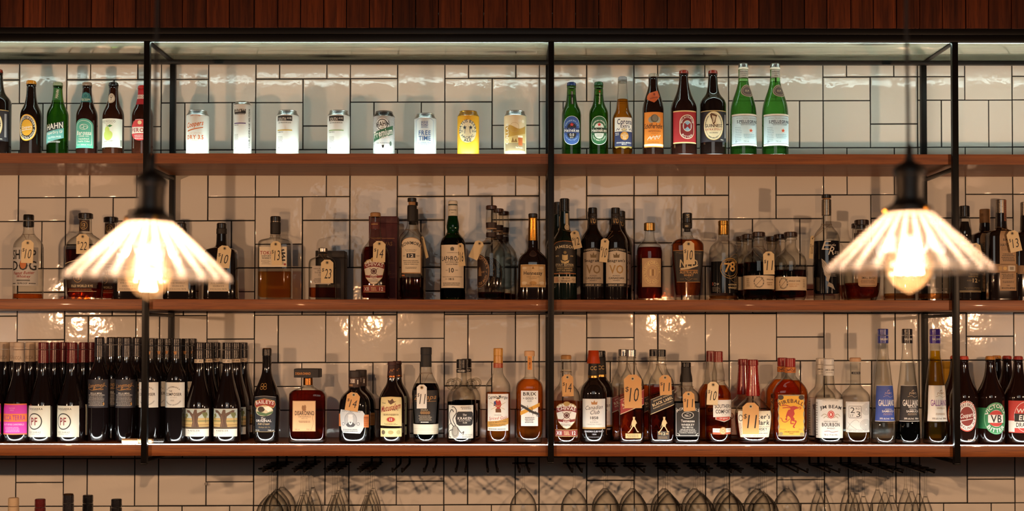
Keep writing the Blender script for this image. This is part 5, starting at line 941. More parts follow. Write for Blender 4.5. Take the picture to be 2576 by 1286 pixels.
B('southern', 'low', 'clear', '911,11.6 922,12.2 934,14.6 944,16.2 954,15.6 962,16.4 970,21.4 978,27.6 988,32 998,33 1050,32.6 1114,32', liq=('rum',970,7), heel=6, parts=[('screw_cap','p#7c241c','884,10.6 885.4,11.6 911.4,11.8')], labels=[
 ('label', 6, [Rr(-24,31,1005,1048,'#d9d6cb'), T('SOUTHERN',4,1021,47,10,K,'b'), T('COMFORT',4,1034,43,10,K,'b'), T('EST. 1874',4,1042,12,2.2,K), Pg([(-18,1047),(24,1046),(25,1053),(4,1060),(-18,1054)],'#b9b0a0'), Pg([(-16,1048),(22,1047),(22,1053),(4,1058),(-16,1054)],'#b0402c'), T('Original',3,1051.5,22,5,W,'n',.3,2)]),
 ('lower_label', 4, [Rr(-23,30,1076,1091,'#d9d6cb'), Rr(-23,30,1086,1091,'#b5522c'), El(3,1082,9,9,'#c88a54'), El(3,1082,7,7,'#d9a878'), Ring(3,1082,4,4,1,'#8c4a28'), T('M.W. HERON',-14,1080,14,2.6,K), T('NEW ORLEANS',21,1080,14,2.6,K)])])
B('makers', 'low', 'clear', '994,15.8 1001,17.4 1008,24 1016,32 1026,39.4 1036,43.4 1046,44.4 1070,43 1100,39 1114,36.6', n=3.2, dr=.8, heel=4, liq=('rum',1040,12), parts=[('wax_cap','p#7c1714','905,12.4 906.6,13.8 920,14'),('wax_neck','p#861a16','920,12.8 935,13.6 960,15.4 984,17.6 996,18.2')], labels=[
 ('label', 0, [Pg([(-46,1032),(46,1032),(42,1098),(-42,1098)],'#ddd3b8'), T("Maker's",10,1046,56,12,K,'b'), T('Mark',18,1061,38,12,K,'b'), T('KENTUCKY STRAIGHT BOURBON',8,1071,60,3,K), T('WHISKY',14,1077.5,34,7,K,'b'), T('Handmade 1953',14,1083,22,2.6,K,'n',.3), Mi(-4,40,1086,1090,1,'#5c564a'), T('700mL - 40% ALC/VOL',0,1094.5,50,3.6,'#4e493f'), Ring(-36,1050,6,8,1.6,K), Mi(-43,-34,1062,1092,9,'#8c5a3a')])])
B('fireball', 'low', 'clear', '938,12.8 944,13.4 950,17 956,23 964,30.4 974,38 984,42.4 996,43.2 1114,42.6', n=3.4, dr=.55, heel=7, liq=('rum',957,8), parts=[('screw_cap','p#8c1f1c','901,12.2 902.4,13.4 923,13.4'),('neck_sleeve','#c0702c','923.6,13.8 938,13.8')], labels=[
 ('neck_label', 0, [Bz([(-12,928),(-6,932),(0,927),(6,932),(12,928)],1.4,'#5a2414'), Bz([(-12,934),(-4,930),(4,935),(12,932)],1.2,'#5a2414')], 1),
 ('label', -2, [Pg([(-33+1.2*math.sin(k*2.1),992+104*k/14) for k in range(15)]+[(33+1.2*math.sin(k*2.7),1096-104*k/14) for k in range(15)],'#8e8468'), Pg([(-30.5+1.5*math.sin(k*1.9),995+98*k/14) for k in range(15)]+[(30.5+1.5*math.sin(k*2.3),1093-98*k/14) for k in range(15)],'#d8a02e'), El(-26,999,7,6,'#3c3028'), El(25,999,7,6,'#3c3028'), El(-26,1089,5,4,'#8e7c4c'), El(26,1090,5,4,'#8e7c4c'), Ar('FIREBALL',0,1058,46,9.4,90,72,'#4a2418'),
  Pg([(-8,1030),(-2,1028),(6,1031),(8,1040),(4,1047),(8,1052),(6,1058),(0,1056),(-4,1048),(-9,1044),(-12,1052),(-14,1046),(-11,1036)],'#a8342a'), Pg([(-4,1022),(6,1020),(14,1022),(18,1026),(10,1028),(6,1031),(-2,1029)],'#a8342a'), Ln([(-3,1022),(-14,1018),(-24,1019)],2.2,'#a8342a'), Ln([(-1,1025),(-12,1024),(-22,1025)],2,'#a8342a'), Ln([(16,1026),(22,1022),(24,1026),(20,1028)],1.6,'#a8342a'), Ln([(2,1056),(12,1058),(8,1066),(4,1072),(8,1074)],3,'#a8342a'), Ln([(-1,1054),(-2,1064),(6,1064)],2.6,'#a8342a'), Bz([(-4,1052),(-14,1060),(-22,1058),(-24,1052),(-28,1050)],1.6,'#a8342a'), El(-13,1053,2.4,3,'#a8342a'),
  T('33% alc/vol',-22,1078,14,3,'#6a4a1c'), T('700ml',22,1078,9,3,'#6a4a1c'), T('CINNAMON FLAVOURED',0,1084.5,38,3.4,'#5a3414','b'), T('WHISKY',0,1089,12,3,'#5a3414','b')])])
B('jimbeam', 'low', 'clear', '945,13 955,13.6 968,14.6 976,17 983,23 990,29.4 998,33.6 1006,35 1114,34.6', n=2.6, dr=.9, heel=5, liq=('violet',1086,9), parts=[('screw_cap','p#c9c5bb','902,12.2 903.4,13.3 918,13.3'),('neck_sleeve','#cbc7bb','918.6,13.6 945,13.8')], labels=[
 ('neck_label', 0, [T('JAMES B. BEAM',0,931,25,5,K,'b'), Mi(-10,10,936,939,1,'#77726a')], 1),
 ('label', 0, [Rr(-46,33,1004,1100,'#d0cdc4'), Rr(-46,33,1002,1003.4,'#9c968a'), T("THE WORLD'S No 1 BOURBON WHISKEY",-3,1006.5,40,2.2,K), Ar('JIM BEAM',-2,1106,78,11,90,38,'#1f1f24'), El(-2,1041,8.6,9.6,'#b8382e'), Ring(-2,1041,6.6,7.4,.8,W), T('B',-2,1041,5,6.4,W,'b'), Bz([(-26,1046),(-18,1040),(-11,1044)],1.6,'#9a9078'), Bz([(22,1046),(14,1040),(7,1044)],1.6,'#9a9078'), Bz([(-20,1050),(-14,1046),(-8,1050)],1.6,'#9a9078'), Bz([(16,1050),(10,1046),(4,1050)],1.6,'#9a9078'),
  T('KENTUCKY STRAIGHT',-2,1058.5,34,3.6,K), T('BOURBON',-2,1066.5,44,9.4,'#1f1f24','b'), T('WHISKEY',-2,1075.5,20,3.8,K), Bz([(-18,1084),(-8,1082),(0,1085),(16,1083)],.8,'#8c3a30'), T('700 mL  37% ALC./VOL.',-2,1091.5,34,4,K), Mi(-43,-36,1010,1095,14,'#6a655c',4)])])
B('secondthird', 'low', 'clear', '912,13 935,12.6 958,12.8 968,13.6 976,19 982,26 989,32 998,35.4 1008,36.2 1114,36', heel=7, liq=('palewhisky',1086,8), parts=[('stopper','#b9906a','899.6,13 901,14.2 910,14.2')], labels=[
 ('neck_band', 0, [Rr(-13.4,13.4,935,941,K), T('SECOND THIRD',0,938,18,2.4,W)]),
 ('label', 0, [Rr(-34,34,1009,1085,'#d0cdc4'), Ln([(-25,1020),(5,1020),(5,1049),(-25,1049),(-25,1020)],.9,K), T('2',-16,1030,11,14,K), T('RD',-3,1026,10,5,K), T('ST.',-17,1044,11,6,K), T('3',-2,1040,10,14,K)]+[Ring(20,1028,14-k*3,14-k*3,.6,'#55524c') for k in range(4)]+[Ring(18,1066,16-k*3.4,13-k*3,.6,'#55524c') for k in range(4)]+[Bz([(-30,1078),(-20,1062),(-8,1054),(0,1060)],.7,'#8a867c'), Bz([(-28,1060),(-18,1070),(-6,1078)],.7,'#8a867c'), Ln([(-31,1012),(31,1012),(31,1078),(-31,1078),(-31,1012)],.5,'#55524c'), T('NOT YOUR GARDEN VARIETY',0,1081.5,50,2.6,K)])])
def galliano(key, c, lc, tc, line2, line3, liqc, yl):
    B(key, 'low', 'clear', '863,12.4 880,12.8 900,14 903,15 930,18.4 966,22.6 968,23.2 1058,29 1062,30.2 1114,31', liq=(liqc, yl, 9), heel=2.5, flutes=(14,4,52,.035), parts=[('screw_cap', c, '827,12 828.4,13.1 843,13.2'),('cap_sleeve', c, '844,13.5 863.4,13.5')], labels=[
     ('cap_label', 0, [T('GALLIANO',0,853,21,5.4,W,'b')], 1),
     ('label', 3, [Rr(-30,24,969,1058,lc), Rr(-30,24,968.4,969.6,'#b9b6ae'), Rr(-30,24,1057,1058.4,'#b9b6ae'), T('G',4,985,7,11,tc[1],'b'), Bz([(-6,992),(-4,986),(0,990)],1.2,tc[1]), Bz([(14,992),(12,986),(8,990)],1.2,tc[1]), Bz([(-10,997),(0,994),(8,998),(18,995)],.9,tc[1]), T('GALLIANO',0,1012,44,16,tc[0],'b')] + ([T(line2,3,1022+(3 if not line3 else 0),22,4.6,tc[0] if line3 else tc[1],'b')] if line2 else []) + [T('LIQUORE ALLA',3,1028,18,3,tc[2],'b')] * (1 if line3 else 0) + ([T(line3,3,1033,32,5.4,tc[2],'b')] if line3 else []) + [Mi(-10,17,1037,1043,2,tc[1]), T('30% alc./vol.  500ml',0,1051,36,4.4,tc[2],'b')])])
galliano('galliano_blue', 'p#31397c', '#39509a', (W, '#a8909a', W), '', 'SAMBUCA', 'water', 1066)
galliano('galliano_black', 'p#1f1b1a', '#23201f', (W, '#a8957c', W), 'BLACK', 'SAMBUCA', 'violet', 1060)
galliano('galliano_vanilla', 'p#46308a', '#ddd5c6', ('#7a4a80', '#a3825c', '#6a5a50'), 'VANILLA', '', 'gold', 882)
TL = '909,10.8 913,11.8 925,12.6 942,15 956,19 970,25 980,30 990,33.6 1000,35 1114,35'
def tall(key, cap, labels, y0=895): B(key, 'low', 'd#1b0b07', TL, heel=6, parts=crown(cap, y0, 12.4), labels=labels)
tall('coopers_red', 'p#b0402c', [('label', -4, [El(0,1045,27,38,'#b3402e',40), El(0,1045,24.6,35,W,36), El(0,1045,17,24,'#7c2a22',30), Ar('COOPERS BREWERY',0,1045,18.4,5,90,190,'#5c1f1a',ry=26), Ar('SPARKLING ALE',0,1045,23,5,270,160,'#5c1f1a',ry=33,flip=True), T('Coopers',0,1044,34,15,W,'b',.35,10), Pg([(-16,1056),(14,1050),(14,1051.6),(-16,1058)],W), Ar('BEST EXTRA',0,1045,25,2.4,90,90,W,ry=35.6)]), ('glass_print', 8, [T('AUSTRALIA',0,1104,22,4,'#b9a898','b')])])
tall('victoria', 'p#b0742c', [('label', 0, [Rr(-50,-10,1024,1076,'#1f6b3c'), El(2,1050,31,40,'#2a7a48',40), Ring(2,1050,29.6,38.4,1,'#8fc79a'), El(2,1050,19,21,W,30), Pg([(2+17.4*math.cos(a*PI/10),1044-14*math.sin(a*PI/10)) for a in range(11)],'#b3342c'), Pg([(2-17.4*math.cos(a*PI/10),1058+12*math.sin(a*PI/10)) for a in range(11)],'#b3342c'), Rr(-18,22,1041,1061,W), T('VB',2,1051,28,19,K,'b'), Ar('VICTORIA',2,1050,21,8,90,150,W,ry=26), Ar('BITTER',2,1050,29,8,270,106,W,ry=35,flip=True)])])
tall('westend', 'p#8c2a22', [('label', 2, [Rr(-40,46,1006,1086,'#b3342c'), Rr(-40,-24,1056,1084,'#d9d6cb'), Ring(4,1046,29,38,1,W), T('WEST',4,1031,46,11,W,'b',.1), Rr(-24,34,1038,1058,K), T('END',4,1048,34,13,W,'b',.1), Rr(-24,34,1058,1074,W), T('DRAUGHT',4,1066,48,11,K,'b'), Pg([(-3,1022),(4,1012),(11,1022)],'#d9a0a0'), El(4,1080,5,3,W)])])
# empty-necked tops on the counter
for key, c in (('top_cream', '#c9b394'), ('top_red', 'p#5c1a1c'), ('top_blackgold', 'p#26242a'), ('top_black', 'p#1b191c')):
    B(key, 'ctr', 'd#110a0a', BG, heel=6, parts=cap30(c)+([('cap_disc','g#a87a44','862.4,11.4 864.2,12.2')] if key == 'top_blackgold' else []))
# ================================================================== placing everything on the shelves
U_ = 'upper shelf'; 
def up(key, px, lab, cat='bottle', d=.068, yaw=0): return place(key, px, 'up', d, lab, cat, None, yaw)
TYPES['guinness_dark'] = dict(TYPES['guinness'], root=None)
up('guinness', -6, 'large dark stout bottle cut by the left edge of the upper shelf')
up('coopers_stout', 78, 'small dark bottle with round yellow label and gold crown cap')
up('hahn_green', 145, 'green beer bottle with slanted teal label, between the yellow-labelled and cider bottles')
up('barossa_cider', 218.5, 'brown cider bottle with arched sea-green label')
up('pear_cider', 285, 'brown cider bottle with white label showing a green pear')
up('peroni', 358.5, 'brown beer bottle with red oval label, half behind the left post')
for k, px, l in (('coopers_can', 497.5, 'white beer can with orange script, leftmost of the cans'), ('south_slim', 610.5, 'tall slim white can with black name block'),
    ('south_lemon', 723.5, 'white can with black name block and yellow line'), ('south_apple', 852, 'white can with black name block and pale green line'),
    ('hahn_can', 966, 'silver beer can with green slanted band'), ('free_time', 1070, 'pale blue-white beer can with blue capital lettering'),
    ('hiatus', 1178, 'bright yellow beer can with palm-tree roundel'), ('collab', 1296, 'tan can with brown landscape artwork, rightmost of the cans')):
    up(k, px, l, 'can', .056)
up('heineken_zero', 1437.5, 'green beer bottle with blue oval label beside the centre post')
up('heineken', 1506, 'green beer bottle with green oval label and red star')
up('corona', 1566, 'clear beer bottle with golden beer and white and navy label')
up('schofferhofer', 1643, 'dark beer bottle with orange label and orange neck diamond')
up('melbourne', 1720, 'large brown beer bottle with deep red label and big M')
r = place('guinness', 1793.5, 'up', .068, 'large dark stout bottle with oval cream harp label, left of the green water bottles')
up('pellegrino', 1870, 'tall green mineral water bottle, left one of the two')
up('pellegrino', 1950, 'tall green mineral water bottle, right one of the two')

NECK = {}
def mid(key, px, lab, d=.088, g=None, yaw=0, cat='bottle'): return place(key, px, 'mid', d, lab, cat, g, yaw)
mid('sheepdog', 71, 'clear whiskey bottle with frosted label and black cap, leftmost on the middle shelf')
mid('oldworld', 214, 'broad dark rye bottle with brown label, left of the left pendant lamp')
mid('oldworld', 278, 'broad dark rye bottle standing behind the one tagged $22', .215)
mid('ryesquare', 331, 'square black rye bottle mostly behind the left pendant, left of its bulb')
mid('ryesquare', 456, 'square black rye bottle mostly behind the left pendant, right of its bulb')
mid('ryesquare', 557, 'square black rye bottle tagged $10, just right of the left pendant')
mid('toki', 692.5, 'square clear whisky bottle half full of amber, with Japanese character on white label')
mid('nikka', 812, 'short square clear whisky bottle tagged $23 in front of a dark box')
mid('chivas_dark', 944, 'dark amber whisky with silver shield label on the middle shelf, before a maroon box')
mid('bowmore', 1036, 'clear whisky bottle with arched cream label reading 12 and black foil neck')
mid('bowmore', 1040, 'whisky bottle with black foil neck, standing directly behind the cream-labelled 12 bottle', .205)
mid('laphroaig', 1139, 'green whisky bottle with white cap and tall cream label')
mid('michters', 1236, 'clear round whiskey bottle with dark oval label and blank tag, frontmost of three')
mid('michters', 1253, 'round whiskey bottle with brown stopper, second of three beside the cognac', .185)
mid('michters', 1267, 'round whiskey bottle with brown stopper, rearmost of three beside the cognac', .272)
mid('hennessy', 1340.5, 'bulbous dark cognac bottle with gold foil neck, left of the centre post')
mid('jameson', 1420, 'black-labelled whiskey bottle tagged $12, right of the centre post')
mid('jameson', 1404, 'black-capped whiskey bottle behind the centre post, behind the one tagged $12', .195)
mid('vo_grey', 1491, 'dark whisky bottle with grey label, left of the one tagged $10')
mid('vo_grey', 1489, 'dark whisky bottle standing behind the grey-labelled whisky', .195)
mid('vo_light', 1548.5, 'dark whisky bottle with pale silver label and gold neck band')
mid('vo_light', 1562, 'dark whisky bottle standing behind the pale silver-labelled whisky', .195)
mid('corowa', 1634, 'clear whisky bottle with gold stopper and tan circular-lettered label')
mid('ned', 1729, 'tapered whisky bottle with black label and twisted black seal, tagged $10')
mid('seventyeight', 1820, 'round whiskey bottle with gold stopper and black label with 78')
mid('cask', 1908, 'squat dark whisky bottle with cream band tagged $11, left of two alike')
mid('cask', 1882, 'squat whisky bottle with brown stopper, directly behind the one tagged $11', .175)
mid('cask', 1867, 'squat whisky bottle with brown stopper, rearmost behind the one tagged $11', .262)
mid('cask_low', 1989, 'squat whisky bottle with cream band, right of the one tagged $11')
mid('cask_low', 1963, 'squat whisky bottle directly behind the right one of the two cream-banded bottles', .175)
mid('cask_low', 1943, 'squat whisky bottle rearmost behind the right one of the cream-banded bottles', .262)
mid('eagle', 2079.5, 'tall dark bourbon with silver foil neck and engraved eagle, left of the right pendant')
mid('smallbatch', 2168, 'round-shouldered bourbon with wide brown stopper, behind the left rim of the right pendant')
mid('smallbatch', 2160, 'bourbon bottle with wide brown stopper, directly behind its twin at the right pendant', .21)
mid('clearround', 2262, 'clear spirit bottle hidden behind the bulb of the right pendant')
mid('clearround', 2348, 'clear spirit bottle behind the right pendant, left of the right post')
mid('twelve', 2427, 'black-labelled bottle reading 12, right of the right post')
mid('basil_cork', 2478, 'cork-stoppered bourbon with brown paper label, behind the one tagged $13', .178)
mid('basil', 2519, 'bourbon with tan paper bib and metal-studded belt, tagged $13', .088)
mid('basil', 2581, 'bourbon with tan paper bib cut off by the right edge of the middle shelf', .165)

def low(key, px, lab, d=.085, g=None, yaw=0): return place(key, px, 'low', d, lab, 'bottle', g, yaw)
wines = [('ricca', [-20, 10, 33], 'wine bottle with cream cap at the far left edge of the lowest shelf', (.085, .175, .265)), ('ricca', [46, 75, 96], 'wine bottle with cream cap and magenta label', (.085, .175, .265)),
  ('yangarra', [108, 137, 160], 'wine bottle with dark red cap and white ring label, left column', (.085, .175, .265)), ('yangarra', [180, 210, 230], 'wine bottle with dark red cap and white ring label, right column', (.085, .175, .265)),
  ('langmeil', [249, 279, 301], 'wine bottle with charcoal label and copper script, left column', (.10, .19, .27)), ('langmeil', [318, 344, 362], 'wine bottle with charcoal label and copper script, right column', (.10, .19, .27)),
  ('composer', [377, 402, 421], 'black-capped wine bottle with small white label, column behind the left post', (.075, .15, .225)), ('composer', [443, 467, 482], 'black-capped wine bottle with small white label, column right of the post', (.075, .15, .225)),
  ('kaesler', [501, 524, 541], 'wine bottle with gnarled vine label, left column of that kind', (.085, .175, .265)), ('kaesler', [572, 594, 610], 'wine bottle with gnarled vine label, right column of that kind', (.085, .175, .265))]
grp = {'ricca': 'magenta-labelled wine bottles', 'yangarra': 'ring-labelled wine bottles', 'langmeil': 'charcoal-labelled wine bottles', 'composer': 'small-labelled black wine bottles', 'kaesler': 'vine-labelled wine bottles'}
for key, pxs, desc, ds in wines:
    for px, d, w_ in zip(pxs, ds, ('front', 'middle', 'rear')): low(key, px, desc + ', ' + w_, d, grp[key])
low('baileys', 671, 'slim-necked black cream liqueur bottle with red banner label')
low('disaronno', 774.5, 'square amber liqueur bottle with wide flat black cap')
low('diplomatico', 892, 'squat black rum bottle with grey portrait label, tagged $14')
low('diplomatico', 908, 'squat black rum bottle standing behind the portrait-labelled rum', .19)
low('matusalem', 986, 'dark rum bottle with cream map label and red script')
low('matusalem', 999, 'dark rum bottle standing behind the one with red script', .165)
low('zacapa', 1071.5, 'curved rum bottle with woven white band, tagged $11')
kr = low('kraken', 1161, 'rum bottle with two glass ring handles and octopus label')
low('kraken', 1173, 'ring-handled rum bottle standing behind the octopus label', .185)
low('captain', 1253, 'clear spiced rum bottle with gold cap and pirate label')
low('brix', 1332, 'round-shouldered amber rum bottle with white label, left of the centre post')
low('chivas_amber', 1424, 'amber whisky with silver shield label on the lowest shelf, right of the centre post')
cc = low('canadian', 1493, 'dark whisky bottle with white label wearing an orange plastic jigger')
low('canadian', 1512, 'dark whisky bottle behind the one wearing the orange jigger', .19)
low('jw_red', 1588, 'square whisky bottle with slanted red label, front of two, big $10 tag')
low('jw_red', 1567, 'square whisky bottle with slanted red label, rear of two', .185)
low('jw_black', 1663.5, 'square whisky bottle with slanted black label tagged $11, front of two')
low('jw_black', 1645, 'square whisky bottle with slanted black label, rear of two', .185)
low('jack', 1726, 'square whiskey bottle with black and white label, tagged $11')
low('southern', 1807, 'liqueur bottle with red cap and white label, tagged $10, front of two')
low('southern', 1788, 'liqueur bottle with red cap, rear of two', .185)
low('makers', 1894, 'bourbon bottle with dripped red wax neck and big $11 tag')
low('makers', 1870, 'bourbon bottle with red wax neck, standing behind its twin', .195)
low('fireball', 1988, 'flat amber whisky bottle with red dragon figure on yellow label', .08)
low('fireball', 1969, 'flat amber whisky bottle behind the yellow-labelled one', .18)
low('jimbeam', 2085, 'clear bourbon bottle with white cap and white label, front of two')
low('jimbeam', 2066, 'clear bourbon bottle with white cap, rear of two', .185)
low('secondthird', 2152, 'clear gin bottle with light stopper and flower line-drawing label')
low('galliano_blue', 2222, 'tall tapering liqueur bottle with blue cap and blue label')
low('galliano_black', 2283, 'tall tapering liqueur bottle with black cap and black label')
low('galliano_vanilla', 2353, 'tall tapering yellow liqueur bottle with purple cap')
low('coopers_red', 2425, 'brown beer bottle with round red and white label, right of the right post')
low('victoria', 2492, 'brown beer bottle with round green label')
low('westend', 2562, 'brown beer bottle with red label, cut by the right edge, lowest shelf')
low('coopers_red', 2403, 'brown beer bottle hidden behind the right post, behind the round red label', .20)
low('victoria', 2508, 'brown beer bottle in the back row, left one behind the red label', .235)
low('westend', 2534, 'brown beer bottle in the back row, right one behind the red label', .165)
for px, k, l in ((34, 'top_cream', 'wine bottle on the counter, cream cap showing at the bottom left'), (101, 'top_red', 'wine bottle on the counter, dark red cap showing at the bottom'), (172, 'top_blackgold', 'wine bottle on the counter with black cap and gold top disc'),
                 (221, 'top_black', 'wine bottle on the counter with black cap, between the gold-topped and rightmost ones'), (293, 'top_black', 'wine bottle on the counter with black cap, rightmost of the five')):
    dd_ = .09 if px == 221 else 0.0
    x = P(px, 1275, dd_)[0]
    rr = place(k, px, 'ctr', dd_, l, 'bottle')
    dz = {34: 1253, 101: 1256, 172: 1243, 221: 1246, 293: 1256}[px]
    ztop = P(px, dz, dd_)[1]; hh = (1114.5-(862.4 if k == 'top_blackgold' else 864))/SREF
    rr.location.x = x; rr.scale = (1, 1, (ztop-zc)/hh)
# handles of the rum bottles
bm = bmesh.new(); s1 = 1/SREF
for o, first in ((kr, True),):
    for sd in (-1, 1):
        bm2 = bmesh.new(); cx_ = sd*25*s1; cz_ = (1114.5-968)*s1
        tube(bm2, [(cx_+11*s1*math.cos(2*PI*k/20), 0, cz_+11*s1*math.sin(2*PI*k/20)) for k in range(20)], 3.6*s1, 10, closed=True); h = obj('handle', bm2, 'thickglass', o)
bm.free()
for o in [q for q in COL.objects if q.name.startswith('bottle') and q.parent is None and q.get('label', '').startswith('ring-handled')]:
    for h in [c for c in kr.children if c.name.startswith('handle')]: c = h.copy(); COL.objects.link(c); c.parent = o
# orange plastic jigger upside down on the cap
x, _ = P(1493, 900, .085); z0_ = P(1493, 914.5, .085)[1]; z1_ = P(1493, 882, .085)[1]
jg = empty('jigger', (x, .085, z0_), 'orange translucent plastic jigger upside down on a whisky bottle', 'jigger'); bm = bmesh.new()
H_ = z1_-z0_; g = [(0, .0205), (H_*.5, .0175), (H_-.001, .0155), (H_, .0145)]; inn = [(H_-.0015, .0138), (H_*.5, .0162), (0, .0192)]
loft(bm, [(a, b, b, 2) for a, b in g+inn], 32, cap1=False, cap0=False); obj('cup', bm, 'orangecap', jg)

# gift boxes
def giftbox(xa, xb, yt, row, d0, d1, col, lab, ops=None, nm='gift_box', cat='box'):
    x0 = P(xa, yt, d0)[0]; x1 = P(xb, yt, d0)[0]; zt_ = P(xa, yt, d0)[1]; zb_ = SHELFZ[row]+.0005
    r = empty(nm, ((x0+x1)/2, (d0+d1)/2, zb_), lab, cat); w = (x1-x0)/2; dd = (d1-d0)/2
    bm = bmesh.new(); box(bm, -w, w, -dd, dd, 0, zt_-zb_-.022, bev=.0008); obj('carton', bm, col, r)
    bm = bmesh.new(); box(bm, -w-.0004, w+.0004, -dd-.0004, dd+.0004, zt_-zb_-.0215, zt_-zb_, bev=.0008); obj('lid', bm, col, r)
    if ops:
        bm = bmesh.new(); cols = []; sc = 1/(F/(4+d0))
        for li, (ps, c) in enumerate(ops):
            if c not in cols: cols.append(c)
            for q in ps: bm.faces.new([bm.verts.new(((p[0]-(xa+xb)/2)*sc, -dd-.0003-.0001*li, (P(0, p[1], d0)[1]-zb_))) for p in q]).material_index = cols.index(c)
        obj('print', bm, cols, r, smooth=False)
giftbox(928, 999, 544, 'mid', .16, .235, '#4a1418', 'tall maroon gift box behind the dark amber shield-labelled whisky', [T('CHIVAS',968,612,38,10,'#a3703c','b'), Rr(934,993,598,599,'#a3703c'), Rr(934,993,660,661,'#7e4a2c'), Mi(940,990,680,690,2,'#7e4a2c')])
giftbox(794, 866, 631, 'mid', .16, .235, '#1d1613', 'dark square gift box behind the short whisky bottle tagged $23')
giftbox(2376, 2396, 909, 'low', .27, .305, '#c99a1c', 'narrow yellow carton between the yellow liqueur and the right post', nm='carton')

# ------------------------------------------------------------------ price tags on strings
KR = '#c8965a'; TC = '#dcc79c'
CNUM = 0
def tag(cx, cy, w, h, tilt, txt, col, d, bpx, npy, nr, label, clear=.006, yawd=0, tx=None, loop=True):
    """card centre (px), size, tilt; bottle centre px, neck height, neck radius px; d = depth of the card"""
    s = 1/(F/(4+d)); x, z = P(cx, cy, d); r = empty('price_tag', (x, d, z), label, 'price tag', 'price tags on strings')
    W_, H_ = w*s/2, h*s/2; c = W_*.55; th = .0005
    pts = [(-W_, -H_), (W_, -H_), (W_, H_-c*.9), (W_-c, H_), (-W_+c, H_), (-W_, H_-c*.9)]
    bm = bmesh.new(); A = [bm.verts.new((a, -th, b)) for a, b in pts]; Bq = [bm.verts.new((a, th, b)) for a, b in pts]
    bm.faces.new(A); bm.faces.new(Bq[::-1])
    for k in range(6): bm.faces.new((A[k], Bq[k], Bq[(k+1) % 6], A[(k+1) % 6]))
    hz = H_-.22*2*H_*.5-.001
    n = 12; er = min(W_*.2, .0030)
    f = bm.faces.new([bm.verts.new((er*1.9*math.cos(-2*PI*k/n), -th-.00012, hz+er*1.9*math.sin(-2*PI*k/n))) for k in range(n)][::-1]); f.material_index = 2
    f = bm.faces.new([bm.verts.new((er*math.cos(-2*PI*k/n), -th-.0002, hz+er*math.sin(-2*PI*k/n))) for k in range(n)][::-1]); f.material_index = 1
    if txt:
        o1 = T(txt[0], -w*.33, h*-.06, w*.2, h*.17, 'x', 'n', .1)[0] + T(txt[1:], w*.08, h*.10, w*(.52 if len(txt) > 2 else .3), h*.42, 'x', 'n', .12)[0]
        for q in o1:
            try: bm.faces.new([bm.verts.new((p[0]*s, -th-.0002, -p[1]*s)) for p in q]).material_index = 1
            except ValueError: pass
    o = obj('card', bm, [col, '#1c1714', '#b8a27a'], r, smooth=False)
    R_ = Matrix.Rotation(math.radians(tilt), 4, 'Y') @ Matrix.Rotation(math.radians(yawd), 4, 'Z')
    o.matrix_local = R_
    hole = R_ @ Vector((0, -th-.0006, hz))
    bd = d + clear + nr*s if tx is None else tx
    bd = max(bd, d+.004)
    bx, bz = P(bpx, npy, bd); C0 = Vector((bx-x, bd-d, bz-z)); rr = nr*s+.0009
    path = [tuple(hole)]
    for k in range(15):
        a = PI + .5 + (2*PI-1.0)*k/14 + PI/2*0
        a = -PI/2 - .45 - (2*PI-.9)*k/14
        path.append((C0.x+rr*math.cos(a), C0.y+rr*math.sin(a), C0.z + .0012*math.sin(a)))
    bm = bmesh.new(); tube(bm, path, .0006, 5, closed=True); obj('string', bm, 'string', r)
def mt(*a, **k): tag(*a, **k)
B0 = .088
mt(69, 633, 30, 58, 2, '$10', TC, B0-.049, 71, 590, 14, 'cream tag reading $10 on the frosted-label bottle, leftmost tag', tx=B0)
mt(208, 614, 32, 50, 0, '$22', TC, B0-.046, 214, 588, 17, 'cream tag reading $22 left of the left pendant', tx=B0)
mt(563, 646, 34, 56, 6, '$10', TC, B0-.041, 557, 619, 14, 'cream tag reading $10 on the square black bottle', tx=B0)
mt(695, 637, 26, 60, -4, '$13', TC, B0-.036, 692.5, 592, 13, 'cream tag reading $13 on the half-full square whisky', tx=B0)
mt(823, 683, 31, 59, 0, '$23', TC, B0-.036, 812, 640, 11, 'cream tag reading $23 on the short square whisky', tx=B0)
mt(954, 633, 31, 53, 1, '$14', TC, B0-.046, 944, 598, 16, 'cream tag reading $14 on the dark amber whisky', tx=B0)
mt(1068, 622, 16, 56, -14, '', TC, B0-.020, 1036, 578, 17, 'cream tag turned edge-on beside the arched-label whisky', yawd=-62, tx=B0)
mt(1160, 641, 21, 58, -5, '$16', TC, B0-.040, 1139, 588, 16, 'cream tag reading $16 on the green whisky bottle', yawd=-35, tx=B0)
mt(1199, 629, 24, 48, 24, '', TC, B0-.022, 1236, 600, 14, 'blank cream tag hanging left of the oval-labelled bottle', tx=B0)
mt(1449, 603, 22, 46, -13, '$12', TC, B0-.034, 1420, 578, 14, 'cream tag reading $12 right of the centre post', yawd=-12, tx=B0)
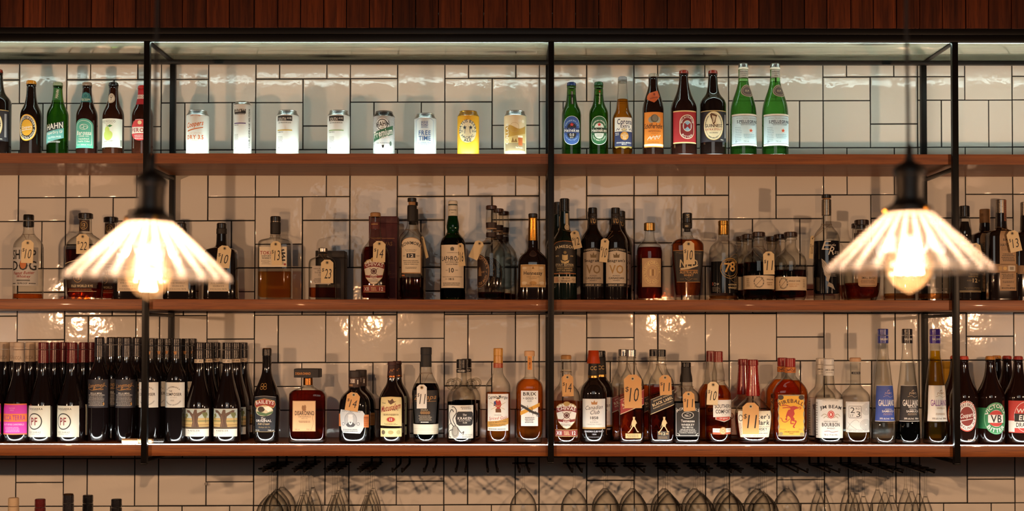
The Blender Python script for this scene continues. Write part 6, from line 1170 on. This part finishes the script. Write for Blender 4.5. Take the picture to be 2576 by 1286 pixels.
mt(1520, 630, 22, 60, 5, '$10', TC, B0-.040, 1548, 582, 17, 'cream tag reading $10 between the two silver-label whiskies', yawd=18, tx=B0)
mt(1733, 636, 28, 59, -2, '$10', TC, B0-.042, 1729, 594, 14, 'cream tag reading $10 on the tapered black-label bottle', tx=B0)
mt(1934, 662, 28, 58, -1, '$11', TC, B0-.048, 1908, 620, 14, 'cream tag reading $11 on the squat dark bottle', tx=B0)
mt(2042, 622, 15, 58, 4, '$10', TC, B0-.032, 2079.5, 565, 13, 'cream tag reading $10 left of the foil-necked bourbon', yawd=40, tx=B0)
mt(2551, 607, 30, 54, -13, '$13', TC, B0-.040, 2519, 572, 14, 'cream tag reading $13 at the right edge of the middle shelf', tx=B0)
mt(2455, 640, 30, 56, -10, '$10', TC, B0-.042, 2427, 606, 15, 'cream tag half hidden by the right pendant shade', tx=B0)
L0 = .085
mt(887, 1011, 33, 47, 9, '$14', KR, L0-.048, 892, 980, 15, 'kraft tag reading $14 on the squat black rum', tx=L0)
mt(1061, 998, 25, 60, 0, '$11', '#dcdad0', L0-.045, 1071.5, 940, 16, 'white tag reading $11 on the curved rum bottle', tx=L0)
mt(1428, 970, 29, 55, -2, '$14', KR, L0-.040, 1424, 936, 14, 'kraft tag reading $14 right of the centre post, lowest shelf', tx=L0)
mt(1592, 985, 44, 84, -1, '$10', KR, L0-.044, 1588, 916, 13, 'large kraft tag reading $10 on the red-label whisky', tx=L0)
mt(1674, 969, 30, 50, -3, '$11', KR, L0-.040, 1663.5, 918, 13, 'kraft tag reading $11 on the black-slanted-label whisky', tx=L0)
mt(1733, 1010, 29, 49, -3, '$11', KR, L0-.043, 1726, 973, 18, 'kraft tag reading $11 on the square black and white label', tx=L0)
mt(1793, 990, 28, 58, 3, '$10', TC, L0-.043, 1807, 958, 16, 'cream tag reading $10 on the red-capped liqueur', tx=L0)
mt(1888.5, 1053, 41, 79, 0, '$11', KR, L0-.050, 1894, 998, 18, 'large kraft tag reading $11 on the red wax bourbon', tx=L0)
